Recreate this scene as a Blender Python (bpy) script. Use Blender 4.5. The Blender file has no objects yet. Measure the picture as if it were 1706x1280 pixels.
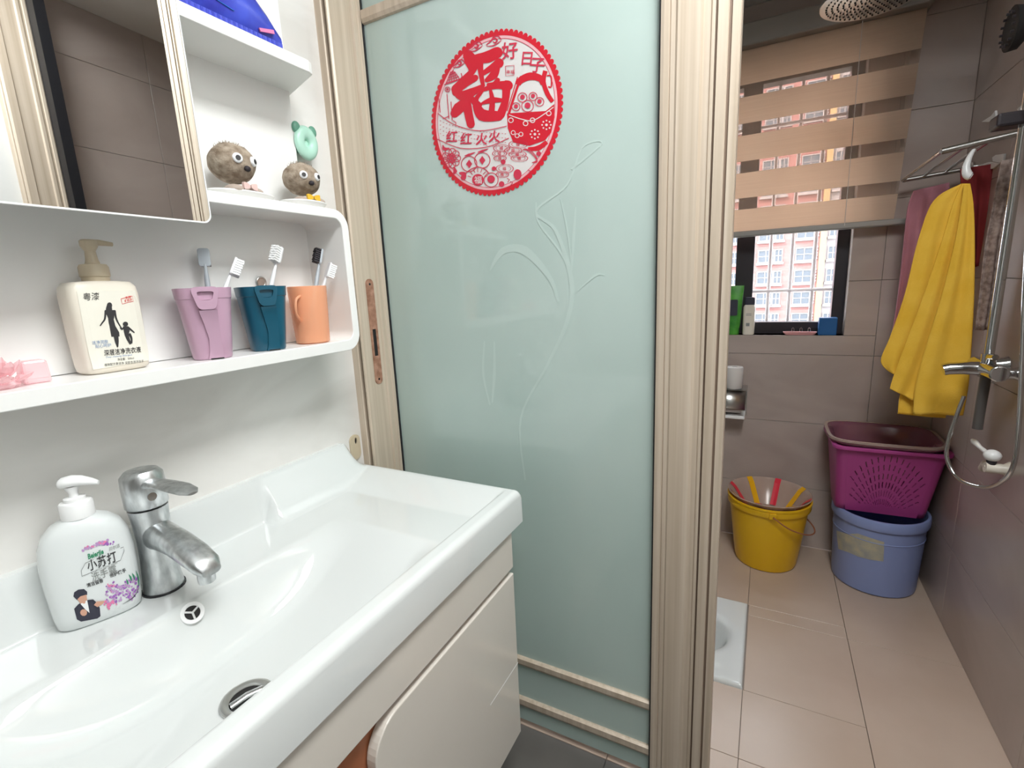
import bpy, bmesh, math, random
from mathutils import Vector, Matrix, noise
random.seed(7)
PI = math.pi
C = bpy.context.scene.collection
SC = bpy.context.scene

# ------------------------------------------------------------------ camera
FPX, YAW, PITCH, ROLL, CAMZ = 807.375, .487289, .199428, -.044709, 1.22
fw = Vector((-math.sin(YAW)*math.cos(PITCH), math.cos(YAW)*math.cos(PITCH), -math.sin(PITCH)))
r0 = Vector((math.cos(YAW), math.sin(YAW), 0)); u0 = r0.cross(fw)
rt = r0*math.cos(ROLL)+u0*math.sin(ROLL); up = -r0*math.sin(ROLL)+u0*math.cos(ROLL)
CAM = Vector((0, 0, CAMZ))
cd = bpy.data.cameras.new('camera'); cam = bpy.data.objects.new('camera', cd); C.objects.link(cam)
cd.sensor_fit = 'HORIZONTAL'; cd.sensor_width = 36.0; cd.lens = 36.0*FPX/1706.0
cd.clip_start = .01; cd.clip_end = 500
cam.matrix_world = Matrix(((rt.x, up.x, -fw.x, 0), (rt.y, up.y, -fw.y, 0), (rt.z, up.z, -fw.z, CAMZ), (0, 0, 0, 1)))
SC.camera = cam
def at(px, py, ax, v):
    """pixel of the 1706x1280 photograph -> point on the plane  axis ax = v"""
    d = fw+rt*((px-853)/FPX)-up*((py-640)/FPX); i = 'xyz'.index(ax)
    return CAM+d*((v-CAM[i])/d[i])

# ------------------------------------------------------------------ world, light, exposure
W = bpy.data.worlds.new('world'); SC.world = W; W.use_nodes = True
bg = W.node_tree.nodes['Background']; bg.inputs[0].default_value = (.86, .93, 1.0, 1); bg.inputs[1].default_value = 11.0
sun = bpy.data.objects.new('sun', bpy.data.lights.new('sun', 'SUN')); C.objects.link(sun)
sun.data.energy = 6.0; sun.data.color = (1, .95, .88); sun.data.angle = .05
sun.rotation_euler = (math.radians(50), 0, math.radians(-25))      # high, from behind this flat, falls on the block opposite
vs = SC.view_settings; vs.view_transform = 'Standard'; vs.look = 'None'; vs.gamma = 1.0; vs.exposure = 0.0
vs.use_curve_mapping = False
SC.cycles.max_bounces = 10; SC.cycles.transparent_max_bounces = 16; SC.cycles.diffuse_bounces = 6
SC.cycles.sample_clamp_indirect = 6.0; SC.cycles.caustics_reflective = False; SC.cycles.caustics_refractive = False

# ------------------------------------------------------------------ materials
def M(name, col, rough=.5, metal=0.0, spec=.5, **kw):
    m = bpy.data.materials.new(name); m.use_nodes = True
    b = m.node_tree.nodes['Principled BSDF']
    b.inputs['Base Color'].default_value = (*col, 1); b.inputs['Roughness'].default_value = rough
    b.inputs['Metallic'].default_value = metal; b.inputs['Specular IOR Level'].default_value = spec
    for k, v in kw.items(): b.inputs[k.replace('_', ' ')].default_value = v
    return m
def mottle(m, c1, c2, scale=(4, 4, 4), lo=.35, hi=.65, detail=6, dist=0.0, bump=0.0, bscale=None):
    """noise between two colours, in object space; optional fine relief"""
    nt = m.node_tree; b = nt.nodes['Principled BSDF']
    tc = nt.nodes.new('ShaderNodeTexCoord'); mp = nt.nodes.new('ShaderNodeMapping'); mp.inputs['Scale'].default_value = scale
    n = nt.nodes.new('ShaderNodeTexNoise'); n.inputs['Scale'].default_value = 1; n.inputs['Detail'].default_value = detail; n.inputs['Distortion'].default_value = dist
    r = nt.nodes.new('ShaderNodeValToRGB'); e = r.color_ramp.elements
    e[0].position, e[1].position = lo, hi; e[0].color, e[1].color = (*c1, 1), (*c2, 1)
    l = nt.links.new
    l(tc.outputs['Object'], mp.inputs[0]); l(mp.outputs[0], n.inputs['Vector']); l(n.outputs['Fac'], r.inputs[0]); l(r.outputs[0], b.inputs['Base Color'])
    if bump:
        n2 = nt.nodes.new('ShaderNodeTexNoise'); n2.inputs['Scale'].default_value = bscale or 60; n2.inputs['Detail'].default_value = 4
        bp = nt.nodes.new('ShaderNodeBump'); bp.inputs['Strength'].default_value = bump; bp.inputs['Distance'].default_value = .002
        l(tc.outputs['Object'], n2.inputs['Vector']); l(n2.outputs['Fac'], bp.inputs['Height']); l(bp.outputs[0], b.inputs['Normal'])
    return m
def through(m, fac, col, glossy=None):
    """mix a translucent BSDF into a material"""
    nt = m.node_tree; b = nt.nodes['Principled BSDF']; o = nt.nodes['Material Output']
    t = nt.nodes.new('ShaderNodeBsdfTranslucent'); t.inputs[0].default_value = (*col, 1)
    x = nt.nodes.new('ShaderNodeMixShader'); x.inputs[0].default_value = fac
    nt.links.new(b.outputs[0], x.inputs[1]); nt.links.new(t.outputs[0], x.inputs[2]); nt.links.new(x.outputs[0], o.inputs[0])
    return m
def clear(m, fac, col=(1, 1, 1)):
    nt = m.node_tree; b = nt.nodes['Principled BSDF']; o = nt.nodes['Material Output']
    t = nt.nodes.new('ShaderNodeBsdfTransparent'); t.inputs[0].default_value = (*col, 1)
    x = nt.nodes.new('ShaderNodeMixShader'); x.inputs[0].default_value = fac
    nt.links.new(b.outputs[0], x.inputs[1]); nt.links.new(t.outputs[0], x.inputs[2]); nt.links.new(x.outputs[0], o.inputs[0])
    return m
m_marble = mottle(M('pale_stone_tile', (.6, .58, .55), .22), (.66, .635, .605), (.79, .77, .745), (1.3, 2.2, 4.5), .32, .62, 8, 1.2)
m_wallwhite = mottle(M('light_wall_tile', (.7, .7, .69), .3), (.70, .70, .69), (.78, .78, .77), (1.5, 1.5, 1.5))
m_wallback = M('grey_back_wall', (.60, .59, .57), .5)
m_tile = mottle(M('greige_wall_tile', (.4, .35, .32), .28), (.37, .30, .27), (.47, .395, .36), (2.5, 2.5, 4.5), .3, .7, 7, .8)
m_grout = M('grout', (.30, .25, .225), .9)
m_dkfloor = mottle(M('dark_floor_tile', (.12, .11, .10), .3), (.09, .085, .08), (.14, .13, .12), (3, 3, 3))
m_ftile = mottle(M('beige_floor_tile', (.5, .42, .35), .3), (.46, .35, .275), (.54, .425, .345), (3, 3, 3), .3, .7)
m_ceil = M('ceiling_panel', (.7, .67, .63), .55)
m_lam = M('white_laminate', (.84, .835, .82), .3)
m_cer = M('white_ceramic', (.69, .71, .705), .06, Coat_Weight=.6, Coat_Roughness=.03)
m_cab = mottle(M('cream_lacquer', (.66, .61, .55), .16), (.66, .61, .55), (.70, .65, .59), (2, 2, 2))
m_terra = M('terracotta_recess', (.36, .13, .06), .5)
m_alu = mottle(M('champagne_aluminium', (.62, .52, .42), .42, .15), (.50, .405, .31), (.64, .54, .44), (90, 90, 1.2), .3, .7, 3)
m_aludark = M('champagne_groove', (.28, .2, .15), .5, .2)
m_black = M('black_rubber', (.012, .012, .015), .4)
m_dark = M('dark_bronze_frame', (.03, .025, .03), .4, .3)
m_mirror = M('mirror_silver', (.84, .86, .86), .01, 1.0)
m_edge = M('glass_edge', (.35, .47, .5), .15)
m_copper = mottle(M('copper_plate', (.6, .3, .2), .4, .6), (.42, .2, .13), (.66, .36, .26), (60, 60, 60))
m_chrome = M('chrome', (.66, .67, .68), .12, 1.0)
m_tap = mottle(M('limescaled_chrome', (.5, .51, .52), .32, 1.0), (.52, .54, .55), (.76, .78, .79), (90, 90, 40), .35, .65, 4)
m_steel = M('brushed_steel', (.6, .6, .58), .3, 1.0)
m_hole = M('dark_hole', (.008, .007, .007), .7)
m_white = M('white_plastic', (.85, .85, .85), .3)
m_milk = through(M('milky_plastic', (.82, .85, .85), .2), .15, (.85, .88, .88))
m_cream = mottle(M('cream_plastic', (.78, .72, .62), .35), (.74, .68, .58), (.8, .74, .65), (6, 6, 6))
m_creamdark = M('tan_plastic', (.55, .46, .33), .45)
m_label = M('label_paper', (.80, .77, .68), .5)
m_ink = M('black_ink', (.03, .028, .03), .6)
m_grey_ink = M('grey_ink', (.25, .26, .25), .6)
m_green_ink = M('green_ink', (.03, .24, .12), .6)
m_red_ink = M('red_ink', (.7, .03, .03), .5)
m_blue_ink = M('blue_ink', (.2, .3, .5), .6)
m_purple_ink = M('purple_ink', (.33, .12, .45), .6)
m_lilac_ink = M('lilac_ink', (.5, .3, .55), .6)
m_pink_ink = M('pink_ink', (.75, .2, .4), .6)
m_skin_ink = M('skin_tone_ink', (.62, .34, .24), .6)
m_suit_ink = M('dark_suit_ink', (.03, .03, .05), .6)
m_pcup = M('mauve_plastic', (.52, .33, .44), .35)
m_bcup = M('deep_teal_plastic', (.006, .085, .14), .3)
m_ocup = clear(through(M('peach_plastic', (.95, .50, .30), .2), .4, (.95, .55, .35)), .36, (1, .8, .68))
m_brushgrey = M('brush_grey_plastic', (.42, .46, .5), .3)
m_brushwhite = M('brush_white_plastic', (.8, .8, .82), .3)
m_bristle = M('white_bristle', (.9, .9, .9), .6)
m_bristledark = M('dark_bristle', (.02, .015, .02), .7)
m_fuzz = mottle(M('brown_fuzz', (.3, .23, .17), .95), (.17, .12, .08), (.46, .38, .3), (70, 70, 70), .3, .7, 5, 0, .8, 300)
m_tan = M('tan_felt', (.42, .34, .29), .9)
m_mint = M('mint_plastic', (.45, .72, .6), .35)
m_mintdark = M('dark_mint_plastic', (.13, .33, .24), .4)
m_bow = M('yellow_ribbon', (.75, .45, .03), .6)
m_eyew = M('eye_white', (.88, .88, .9), .1)
m_pinkglass = clear(M('pink_crystal', (.95, .74, .76), .04, Coat_Weight=1.0), .5, (1, .8, .83))
m_bluebag = mottle(M('blue_foil_bag', (.03, .04, .42), .22), (.02, .02, .30), (.05, .08, .55), (14, 14, 14))
m_bagseam = M('blue_seam_foil', (.05, .07, .5), .3)
m_bag2 = M('light_blue_print', (.05, .3, .7), .25)
m_frost = None
m_red = M('red_velvet_print', (.58, .012, .028), .35)
m_redthin = M('thin_red_print', (.56, .03, .07), .45)
m_pinkfilm = clear(M('pink_clear_film', (.80, .77, .76), .2), .22)
m_pinkband = M('pink_print', (.75, .42, .45), .4)
m_beigeblind = through(mottle(M('beige_blind_cloth', (.66, .52, .4), .8), (.64, .51, .41), (.74, .61, .50), (3, 3, 160), .3, .7, 3), .52, (.92, .77, .64))
m_sheer = clear(M('sheer_blind_cloth', (.5, .42, .36), .8), .82, (.97, .93, .9))
m_greybar = M('grey_metal_rail', (.3, .28, .26), .4, .3)
m_pipe = M('dull_grey_pipe', (.13, .12, .115), .4, .4)
m_pane = clear(M('window_pane', (.8, .85, .9), .02, 0, .5), .92)
m_bars = M('pink_white_bars', (.85, .74, .72), .5)
m_ybucket = M('yellow_plastic', (.76, .45, .008), .32)
m_bbucket = M('blue_plastic', (.24, .30, .55), .4)
m_basket = through(M('magenta_plastic', (.47, .07, .29), .35), .15, (.55, .08, .34))
m_basin = clear(M('clear_tan_plastic', (.6, .48, .42), .15), .45, (.95, .85, .78))
m_dkbasin = clear(M('plum_clear_plastic', (.25, .1, .14), .2), .25, (.8, .5, .6))
m_stripred = M('red_stripe', (.75, .03, .06), .3)
m_stripyel = M('yellow_stripe', (.85, .45, .01), .3)
m_sticker = mottle(M('worn_paper_label', (.4, .38, .3), .8), (.30, .31, .30), (.46, .42, .3), (25, 25, 25))
m_ytowel = mottle(M('yellow_microfibre', (.85, .50, .05), .95, 0, .1), (.78, .45, .045), (.86, .53, .075), (12, 12, 12), .3, .7, 5, 0, .5, 260)
m_ptowel = mottle(M('dusty_pink_cloth', (.42, .18, .22), .95, 0, .1), (.38, .16, .2), (.46, .2, .25), (12, 12, 12), .3, .7, 5, 0, .5, 200)
m_rtowel = M('dark_red_cloth', (.24, .035, .04), .95, 0, .1)
m_ltowel = mottle(M('taupe_lace_cloth', (.42, .33, .3), .95, 0, .1), (.25, .19, .17), (.48, .38, .34), (70, 70, 70), .35, .6, 4, 0, .6, 150)
m_green = mottle(M('green_tube', (.06, .32, .05), .35), (.03, .2, .03), (.12, .45, .06), (14, 14, 14))
m_paper = M('tissue_paper', (.66, .62, .6), .95)
m_bluebox = M('blue_box', (.01, .10, .30), .4)
m_pinkdish = M('pink_dish', (.7, .35, .36), .4)
m_brick = mottle(M('salmon_facade', (.2, .07, .06), .8), (.20, .085, .077), (.27, .12, .11), (.4, .4, 3))
m_yfac = M('cream_facade', (.3, .19, .09), .8)
m_wfac = M('white_facade_trim', (.24, .21, .21), .7)
m_far = M('far_window_glass', (.05, .06, .075), .3)
m_ground = M('far_ground', (.3, .3, .28), .9)
m_lamp = M('lamp_diffuser', (.9, .9, .9), .5)
m_floorhouse = m_ftile
def make_frost():
    m = M('frosted_green_glass', (.60, .76, .72), .03, 0, .5, Coat_Weight=.5, Coat_Roughness=.02)
    mottle(m, (.535, .655, .62), (.59, .70, .665), (3, 3, 2))
    return through(m, .22, (.45, .62, .56))
m_frost = make_frost()
m_etch = through(M('clear_etched_line', (.60, .71, .675), .08), .22, (.5, .66, .6))

# ------------------------------------------------------------------ mesh helpers
def link(o, parent=None):
    C.objects.link(o)
    if parent is not None: o.parent = parent
    return o
def obj(name, bm, mat, parent=None, smooth=0, bevel=0, seg=2, subsurf=0, solid=0):
    me = bpy.data.meshes.new(name)
    bmesh.ops.recalc_face_normals(bm, faces=bm.faces[:])
    bm.to_mesh(me); bm.free()
    me.materials.append(mat)
    o = bpy.data.objects.new(name, me); link(o, parent)
    if smooth: sm(o, smooth)
    if solid:
        s = o.modifiers.new('s', 'SOLIDIFY'); s.thickness = solid; s.offset = 0
    if bevel:
        b = o.modifiers.new('b', 'BEVEL'); b.width = bevel; b.segments = seg; b.limit_method = 'ANGLE'; b.angle_limit = .6
    if subsurf:
        s = o.modifiers.new('ss', 'SUBSURF'); s.levels = s.render_levels = subsurf
    return o
def sm(o, ang=40):
    me = o.data
    me.polygons.foreach_set('use_smooth', [True]*len(me.polygons))
    me.set_sharp_from_angle(angle=math.radians(ang))
def thing(name, label, cat, loc=(0, 0, 0), rotz=0, group=None):
    o = bpy.data.objects.new(name, None); C.objects.link(o); o.empty_display_size = .05
    o.location = loc; o.rotation_euler = (0, 0, rotz); tag(o, label, cat, group); return o
PRINTS = ('label_print', 'coin_print', 'fruit_print', 'flower_print', 'basket_trim', 'pavilion_print', 'ribbon_print', 'cloud_print', 'seal_mark', 'etched_flower')
def tag(o, label, cat, group=None):
    o['label'] = label; o['category'] = cat
    if group: o['group'] = group
    return o
def struct(o, label=None):
    o['kind'] = 'structure'
    if label: o['label'] = label
    return o
def nb(): return bmesh.new()
def box(bm, x0, x1, y0, y1, z0, z1):
    v = [bm.verts.new((x, y, z)) for x in (x0, x1) for y in (y0, y1) for z in (z0, z1)]
    for f in ((0, 1, 3, 2), (4, 6, 7, 5), (0, 4, 5, 1), (2, 3, 7, 6), (0, 2, 6, 4), (1, 5, 7, 3)):
        bm.faces.new([v[i] for i in f])
    return bm
def bx(*a): return box(nb(), *a)
def loft(bm, rings, cap0=True, cap1=True, closed=True):
    rs = [[bm.verts.new(p) for p in r] for r in rings]; n = len(rings[0])
    for a, b in zip(rs, rs[1:]):
        for i in range(n if closed else n-1):
            bm.faces.new((a[i], a[(i+1) % n], b[(i+1) % n], b[i]))
    if cap0: bm.faces.new(rs[0][::-1])
    if cap1: bm.faces.new(rs[-1])
    return bm
def circ(r, z, n=32, cx=0, cy=0, ry=None, p=2.0, a0=0):
    ry = r if ry is None else ry; out = []
    for i in range(n):
        t = 2*PI*i/n+a0; c, s = math.cos(t), math.sin(t)
        out.append((cx+r*math.copysign(abs(c)**(2/p), c), cy+ry*math.copysign(abs(s)**(2/p), s), z))
    return out
def lathe(bm, prof, n=32, cap0=True, cap1=True, cx=0, cy=0):
    return loft(bm, [circ(max(r, 1e-5), z, n, cx, cy) for r, z in prof], cap0, cap1)
def tube(bm, pts, rad, n=10, caps=True, sx=1.0):
    pts = [Vector(p) for p in pts]
    if not hasattr(rad, '__len__'): rad = [rad]*len(pts)
    rings = []; prev = None
    for i, p in enumerate(pts):
        t = (pts[min(i+1, len(pts)-1)]-pts[max(i-1, 0)]).normalized()
        if prev is None:
            a = Vector((0, 0, 1)) if abs(t.z) < .9 else Vector((1, 0, 0)); nrm = t.cross(a).normalized()
        else: nrm = (prev-t*prev.dot(t)).normalized()
        prev = nrm; b = t.cross(nrm)
        rings.append([p+nrm*(rad[i]*sx*math.cos(2*PI*k/n))+b*(rad[i]*math.sin(2*PI*k/n)) for k in range(n)])
    return loft(bm, rings, caps, caps)
def spline(pts, k=8):
    P = [Vector(p) for p in pts]; out = []
    for i in range(len(P)-1):
        a, b, c, d = P[max(i-1, 0)], P[i], P[i+1], P[min(i+2, len(P)-1)]
        for j in range(k):
            t = j/k
            out.append(.5*((2*b)+(c-a)*t+(2*a-5*b+4*c-d)*t*t+(3*b-a-3*c+d)*t**3))
    return out+[P[-1]]
def prism(bm, poly, f0, f1):
    """poly: 2D list; f0, f1 map (u, v) to the two faces"""
    a = [bm.verts.new(f0(*p)) for p in poly]; b = [bm.verts.new(f1(*p)) for p in poly]; n = len(poly)
    bm.faces.new(a[::-1]); bm.faces.new(b)
    for i in range(n): bm.faces.new((a[i], a[(i+1) % n], b[(i+1) % n], b[i]))
    return bm
def rrect(u0, u1, v0, v1, r, n=5):
    rs = r if hasattr(r, '__len__') else (r, r, r, r); out = []       # corners: (u0,v0) (u1,v0) (u1,v1) (u0,v1)
    for (cu, cv, a, q) in ((u0, v0, PI, rs[0]), (u1, v0, 1.5*PI, rs[1]), (u1, v1, 0, rs[2]), (u0, v1, .5*PI, rs[3])):
        if q <= 0: out.append((cu, cv)); continue
        ou = cu+q if cu == u0 else cu-q; ov = cv+q if cv == v0 else cv-q
        for i in range(n+1):
            t = a+i/n*PI/2; out.append((ou+q*math.cos(t), ov+q*math.sin(t)))
    return out
def frame(bm, outer, inner, f0, f1):
    """ring between two outlines of equal length"""
    n = len(outer)
    A = [[bm.verts.new(f(*p)) for p in o] for f in (f0, f1) for o in (outer, inner)]
    for i in range(n):
        j = (i+1) % n
        bm.faces.new((A[0][i], A[0][j], A[1][j], A[1][i])); bm.faces.new((A[2][i], A[3][i], A[3][j], A[2][j]))
        bm.faces.new((A[0][i], A[2][i], A[2][j], A[0][j])); bm.faces.new((A[1][i], A[1][j], A[3][j], A[3][i]))
    return bm
def ball(bm, c, rx, ry=None, rz=None, u=20, v=12):
    ry = rx if ry is None else ry; rz = rx if rz is None else rz
    return loft(bm, [[(c[0]+rx*math.sin(PI*j/v)*math.cos(2*PI*i/u), c[1]+ry*math.sin(PI*j/v)*math.sin(2*PI*i/u), c[2]-rz*math.cos(PI*j/v)) for i in range(u)]
                     for j in [.05]+list(range(1, v))+[v-.05]])
def sstep(a, b, x):
    t = min(1, max(0, (x-a)/(b-a))); return t*t*(3-2*t)
# flat drawing (print): polygons, strokes and text in 2D, laid on a surface by f(u, v)
LAY = [0]
def lay(f):
    """each printed shape lies a hair above the one before, so overlaps never fight"""
    LAY[0] = (LAY[0]+1) % 40; k = LAY[0]*8e-6
    return lambda u, v: f(u, v, k)
def poly2(bm, pts, f):
    f = lay(f)
    vs_ = [bm.verts.new(f(*p)) for p in pts]
    fc = bm.faces.new(vs_); bmesh.ops.triangulate(bm, faces=[fc])
def stroke2(bm, pts, wid, f, k=5, cap=False):
    if cap:
        for p_, w_ in ((pts[0], wid[0]), (pts[-1], wid[-1])): disc2(bm, p_[0], p_[1], w_/2, f, 14)
    f = lay(f)
    P = spline([(p[0], p[1], 0) for p in pts], k) if k > 1 else [Vector((p[0], p[1], 0)) for p in pts]; n = len(P)
    L = []
    for i, p in enumerate(P):
        t = (P[min(i+1, n-1)]-P[max(i-1, 0)]); t = t.normalized() if t.length > 0 else Vector((1, 0, 0))
        if hasattr(wid, '__len__'):
            s = i/(n-1)*(len(wid)-1); j = min(int(s), len(wid)-2); w = wid[j]+(wid[j+1]-wid[j])*(s-j)
        else: w = wid
        q = Vector((-t.y, t.x, 0))*w/2
        L.append((bm.verts.new(f(p.x+q.x, p.y+q.y)), bm.verts.new(f(p.x-q.x, p.y-q.y))))
    for a, b in zip(L, L[1:]):
        bm.faces.new((a[0], b[0], b[1], a[1]))
def ring2(bm, cx, cy, r, w, f, n=24, ry=None):
    f = lay(f)
    ry = r if ry is None else ry
    A = [[bm.verts.new(f(cx+q*math.cos(2*PI*i/n), cy+q*ry/r*math.sin(2*PI*i/n))) for i in range(n)] for q in (r-w/2, r+w/2)]
    for i in range(n): bm.faces.new((A[0][i], A[0][(i+1) % n], A[1][(i+1) % n], A[1][i]))
def disc2(bm, cx, cy, r, f, n=16, ry=None):
    ry = r if ry is None else ry
    poly2(bm, [(cx+r*math.cos(2*PI*i/n), cy+ry*math.sin(2*PI*i/n)) for i in range(n)], f)
def text2(bm, s, f, x, y, size, bold=0, shear=0, rot=0, sx=1, flip=-1):
    """built-in typeface, text at (x, y) baseline left; flip=-1 when v grows downwards"""
    f = lay(f)
    cu = bpy.data.curves.new('t', 'FONT'); cu.body = s; cu.size = size; cu.offset = bold*size; cu.shear = shear; cu.resolution_u = 2
    o = bpy.data.objects.new('t', cu); C.objects.link(o)
    dg = bpy.context.evaluated_depsgraph_get(); me = bpy.data.meshes.new_from_object(o.evaluated_get(dg))
    vs_ = []
    c, sn = math.cos(rot), math.sin(rot)
    for v in me.vertices:
        u, w = v.co.x*sx, v.co.y
        vs_.append(bm.verts.new(f(x+u*c-w*sn, y+flip*(u*sn+w*c))))
    for p in me.polygons:
        try: bm.faces.new([vs_[i] for i in p.vertices])
        except ValueError: pass
    bpy.data.objects.remove(o); bpy.data.curves.remove(cu); bpy.data.meshes.remove(me)

# ================================================================== THE ROOM
XW, XR, YD, YE, YB, ZC = -.94, .597, 1.016, 2.38, -2.6, 2.26
ZH = 2.42            # ceiling of the wash area
wl = struct(obj('wall_left', bx(XW-.1, XW, YB, YE+.1, -.02, ZH), m_marble), 'pale veined stone-tile wall behind the wash basin')
wb = struct(obj('wall_back', bx(XW-.1, XR+.1, YB-.1, YB, -.02, ZH), m_wallback))
wr = struct(obj('wall_right', bx(XR+.008, XR+.1, YB, YE+.1, -.02, ZH), m_grout), 'right wall of the shower room, greige tiles')
bm = nb(); box(bm, XW-.1, XR+.1, .975, YE+.22, ZC, ZH+.05); box(bm, XW-.1, XR+.1, YB-.1, .975, ZH, ZH+.05); struct(obj('ceiling', bm, m_ceil))
# floor with a hole for the squat pan
PX0, PX1, PY0, PY1 = -.60, -.006, 1.405, 1.832
def rsub(r, h):
    """rectangle minus rectangle -> up to four rectangles"""
    x0, x1, y0, y1 = r; a0, a1, b0, b1 = h
    if a0 >= x1 or a1 <= x0 or b0 >= y1 or b1 <= y0: return [r]
    out = []
    if b0 > y0: out.append((x0, x1, y0, b0))
    if b1 < y1: out.append((x0, x1, b1, y1))
    y0, y1 = max(y0, b0), min(y1, b1)
    if a0 > x0: out.append((x0, a0, y0, y1))
    if a1 < x1: out.append((a1, x1, y0, y1))
    return [q for q in out if q[1]-q[0] > .01 and q[3]-q[2] > .01]
bm = nb()
for q in rsub((XW, XR+.008, YB, YE), (PX0, PX1, PY0, PY1)): box(bm, q[0], q[1], q[2], q[3], -.06, -.008)
fl = struct(obj('floor', bm, m_grout), 'beige tiled floor')
G = .0008
for i in range(-4, 3):
    for j in range(-5, 3):
        x0, y0 = -.005+.305*i, 1.163+.61*j
        r = (max(x0, XW), min(x0+.305, XR+.008), max(y0, YB), min(y0+.61, YE))
        if r[1]-r[0] < .01 or r[3]-r[2] < .01: continue
        for q in rsub(r, (PX0-.003, PX1+.003, PY0-.003, PY1+.003)):
            for q2 in rsub(q, (-9, 9, YD, 9)): obj('tile', bx(q2[0]+G, q2[1]-G, q2[2]+G, q2[3]-G, -.008, 0), m_dkfloor, fl, bevel=.0006, seg=1)
            for q2 in rsub(q, (-9, 9, -9, YD)): obj('tile', bx(q2[0]+G, q2[1]-G, q2[2]+G, q2[3]-G, -.008, 0), m_ftile, fl, bevel=.0006, seg=1)
# end wall with window opening
WX0, WX1, WZ0, WZ1 = -.47, .283, .962, 2.03
bm = nb()
for q in rsub((XW, XR+.008, -.02, ZC), (WX0, WX1, WZ0, WZ1)): box(bm, q[0], q[1], YE+.008, YE+.22, q[2], q[3])
we = struct(obj('wall_end', bm, m_grout), 'end wall of the shower room with the window, greige tiles')
G = .0007
for i in range(-3, 2):
    for k in range(-1, 8):
        x0, z0 = .39+.6*(i-1), .28+.3*k
        r = (max(x0, XW), min(x0+.6, XR), max(z0, 0), min(z0+.3, ZC))
        if r[1]-r[0] < .01 or r[3]-r[2] < .01: continue
        for q in rsub(r, (WX0, WX1, WZ0, WZ1)):
            obj('tile', bx(q[0]+G, q[1]-G, YE, YE+.008, q[2]+G, q[3]-G), m_tile, we, bevel=.0006, seg=1)
bm = nb(); box(bm, WX0, WX1, YE+.008, YE+.2, WZ0-.006, WZ0); obj('sill_tile', bm, m_tile, we)
for i in range(0, 6):
    for k in range(-1, 8):
        y1, z0 = YE-.6*i+.22, .28+.3*k
        r = (max(y1-.6, .99), min(y1, YE), max(z0, 0), min(z0+.3, ZC))
        if r[1]-r[0] < .01 or r[3]-r[2] < .01: continue
        obj('tile', bx(XR, XR+.008, r[0]+G, r[1]-G, r[2]+G, r[3]-G), m_tile, wr, bevel=.0006, seg=1)
obj('wall_panel', bx(XR, XR+.008, YB, .93, 0, ZH), m_wallwhite, wr)

# ------------------------------------------------------------------ door frame and sliding glass
def extr(poly, z0, z1):
    return prism(nb(), poly, lambda u, v: (u, v, z0), lambda u, v: (u, v, z1))
YJ = .905
df = thing('trim_1', 'champagne aluminium frame around the glass sliding door', 'door frame'); struct(df); del df['category']
jamb = [(-.94, YJ), (-.921, YJ), (-.919, YJ+.002), (-.919, YJ+.014), (-.909, YJ+.014), (-.909, YJ+.002), (-.907, YJ), (-.903, YJ),
        (-.900, YJ+.004), (-.900, YJ+.026), (-.904, YJ+.03), (-.904, YJ+.074), (-.899, YJ+.077), (-.899, YJ+.086), (-.902, YJ+.089),
        (-.902, YJ+.094), (-.899, YJ+.096), (-.899, YJ+.104), (-.903, YJ+.106), (-.903, YJ+.14), (-.94, YJ+.14)]
# the shower-room ceiling is lower and closes the opening behind the frame
obj('jamb', extr(jamb, 0, 2.36), m_alu, df)
obj('jamb_groove', bx(-.9188, -.9092, YJ+.0125, YJ+.0138, 0, 2.36), m_aludark, df)
XM = (XW+XR)
jr = [(XM-x-.0, y) for x, y in jamb][::-1]
obj('jamb', extr([(x, y+.0) for x, y in jr], 0, 2.36), m_alu, df)
obj('jamb_seal', bx(.52, .556, YJ+.1065, YJ+.139, 0, 2.25), m_black, df)
obj('head', bx(-.903, .555, YJ, YJ+.0695, 2.29, 2.36), m_alu, df)
obj('wall_above', bx(XW, XR, YJ, YJ+.0695, 2.36, ZH), m_wallwhite, df)
# strike plate on the inner face of the left jamb
P0, P1 = at(608, 552, 'x', -.904), at(637, 552, 'x', -.904)
zt, zb_ = at(616, 465, 'x', -.904).z, at(630, 640, 'x', -.904).z
yc = (at(616, 465, 'x', -.904).y+at(630, 640, 'x', -.904).y)/2; hw = .0135
sp = obj('strike_plate', frame(nb(), rrect(yc-hw, yc+hw, zb_, zt, .012), rrect(yc-.006, yc+.006, zb_+.075, zb_+.145, .001),
         lambda u, v: (-.9038, u, v), lambda u, v: (-.9025, u, v)), m_copper, df)
obj('latch_slot', bx(-.9039, -.9034, yc-.006, yc+.006, zb_+.075, zb_+.145), m_hole, sp)
for zz in (zt-.013, zb_+.013):
    bm = nb(); prism(bm, [(yc+.003*math.cos(t*PI/4), zz+.003*math.sin(t*PI/4)) for t in range(8)], lambda u, v: (-.9025, u, v), lambda u, v: (-.9018, u, v)); obj('screw', bm, m_hole, sp)

dr = thing('door_1', 'frosted green glass sliding door in champagne aluminium', 'door'); struct(dr); del dr['category']
obj('glass', bx(-.93, -.193, YD, YD+.008, .02, 2.255), m_frost, dr)
post = [(-.196, 1.0), (-.190, .998), (-.181, .998), (-.1795, 1.0), (-.178, .998), (-.170, .998), (-.166, .994), (-.127, .994), (-.122, 1.0), (-.112, 1.0), (-.110, .997),
        (-.1045, .997), (-.1045, 1.006), (-.1005, 1.006), (-.1005, .996), (-.085, .996), (-.083, .999), (-.083, 1.008), (-.078, 1.008), (-.078, .999), (-.066, .999), (-.064, 1.002), (-.064, 1.04), (-.196, 1.04)]
obj('stile', extr(post, 0.012, 2.255), m_alu, dr)
for a, b in ((-.1044, -.1006), (-.0829, -.0781)): obj('stile_groove', bx(a, b, 1.004, 1.0058 if a < -.09 else 1.0078, .012, 2.255), m_aludark, dr)
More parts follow.
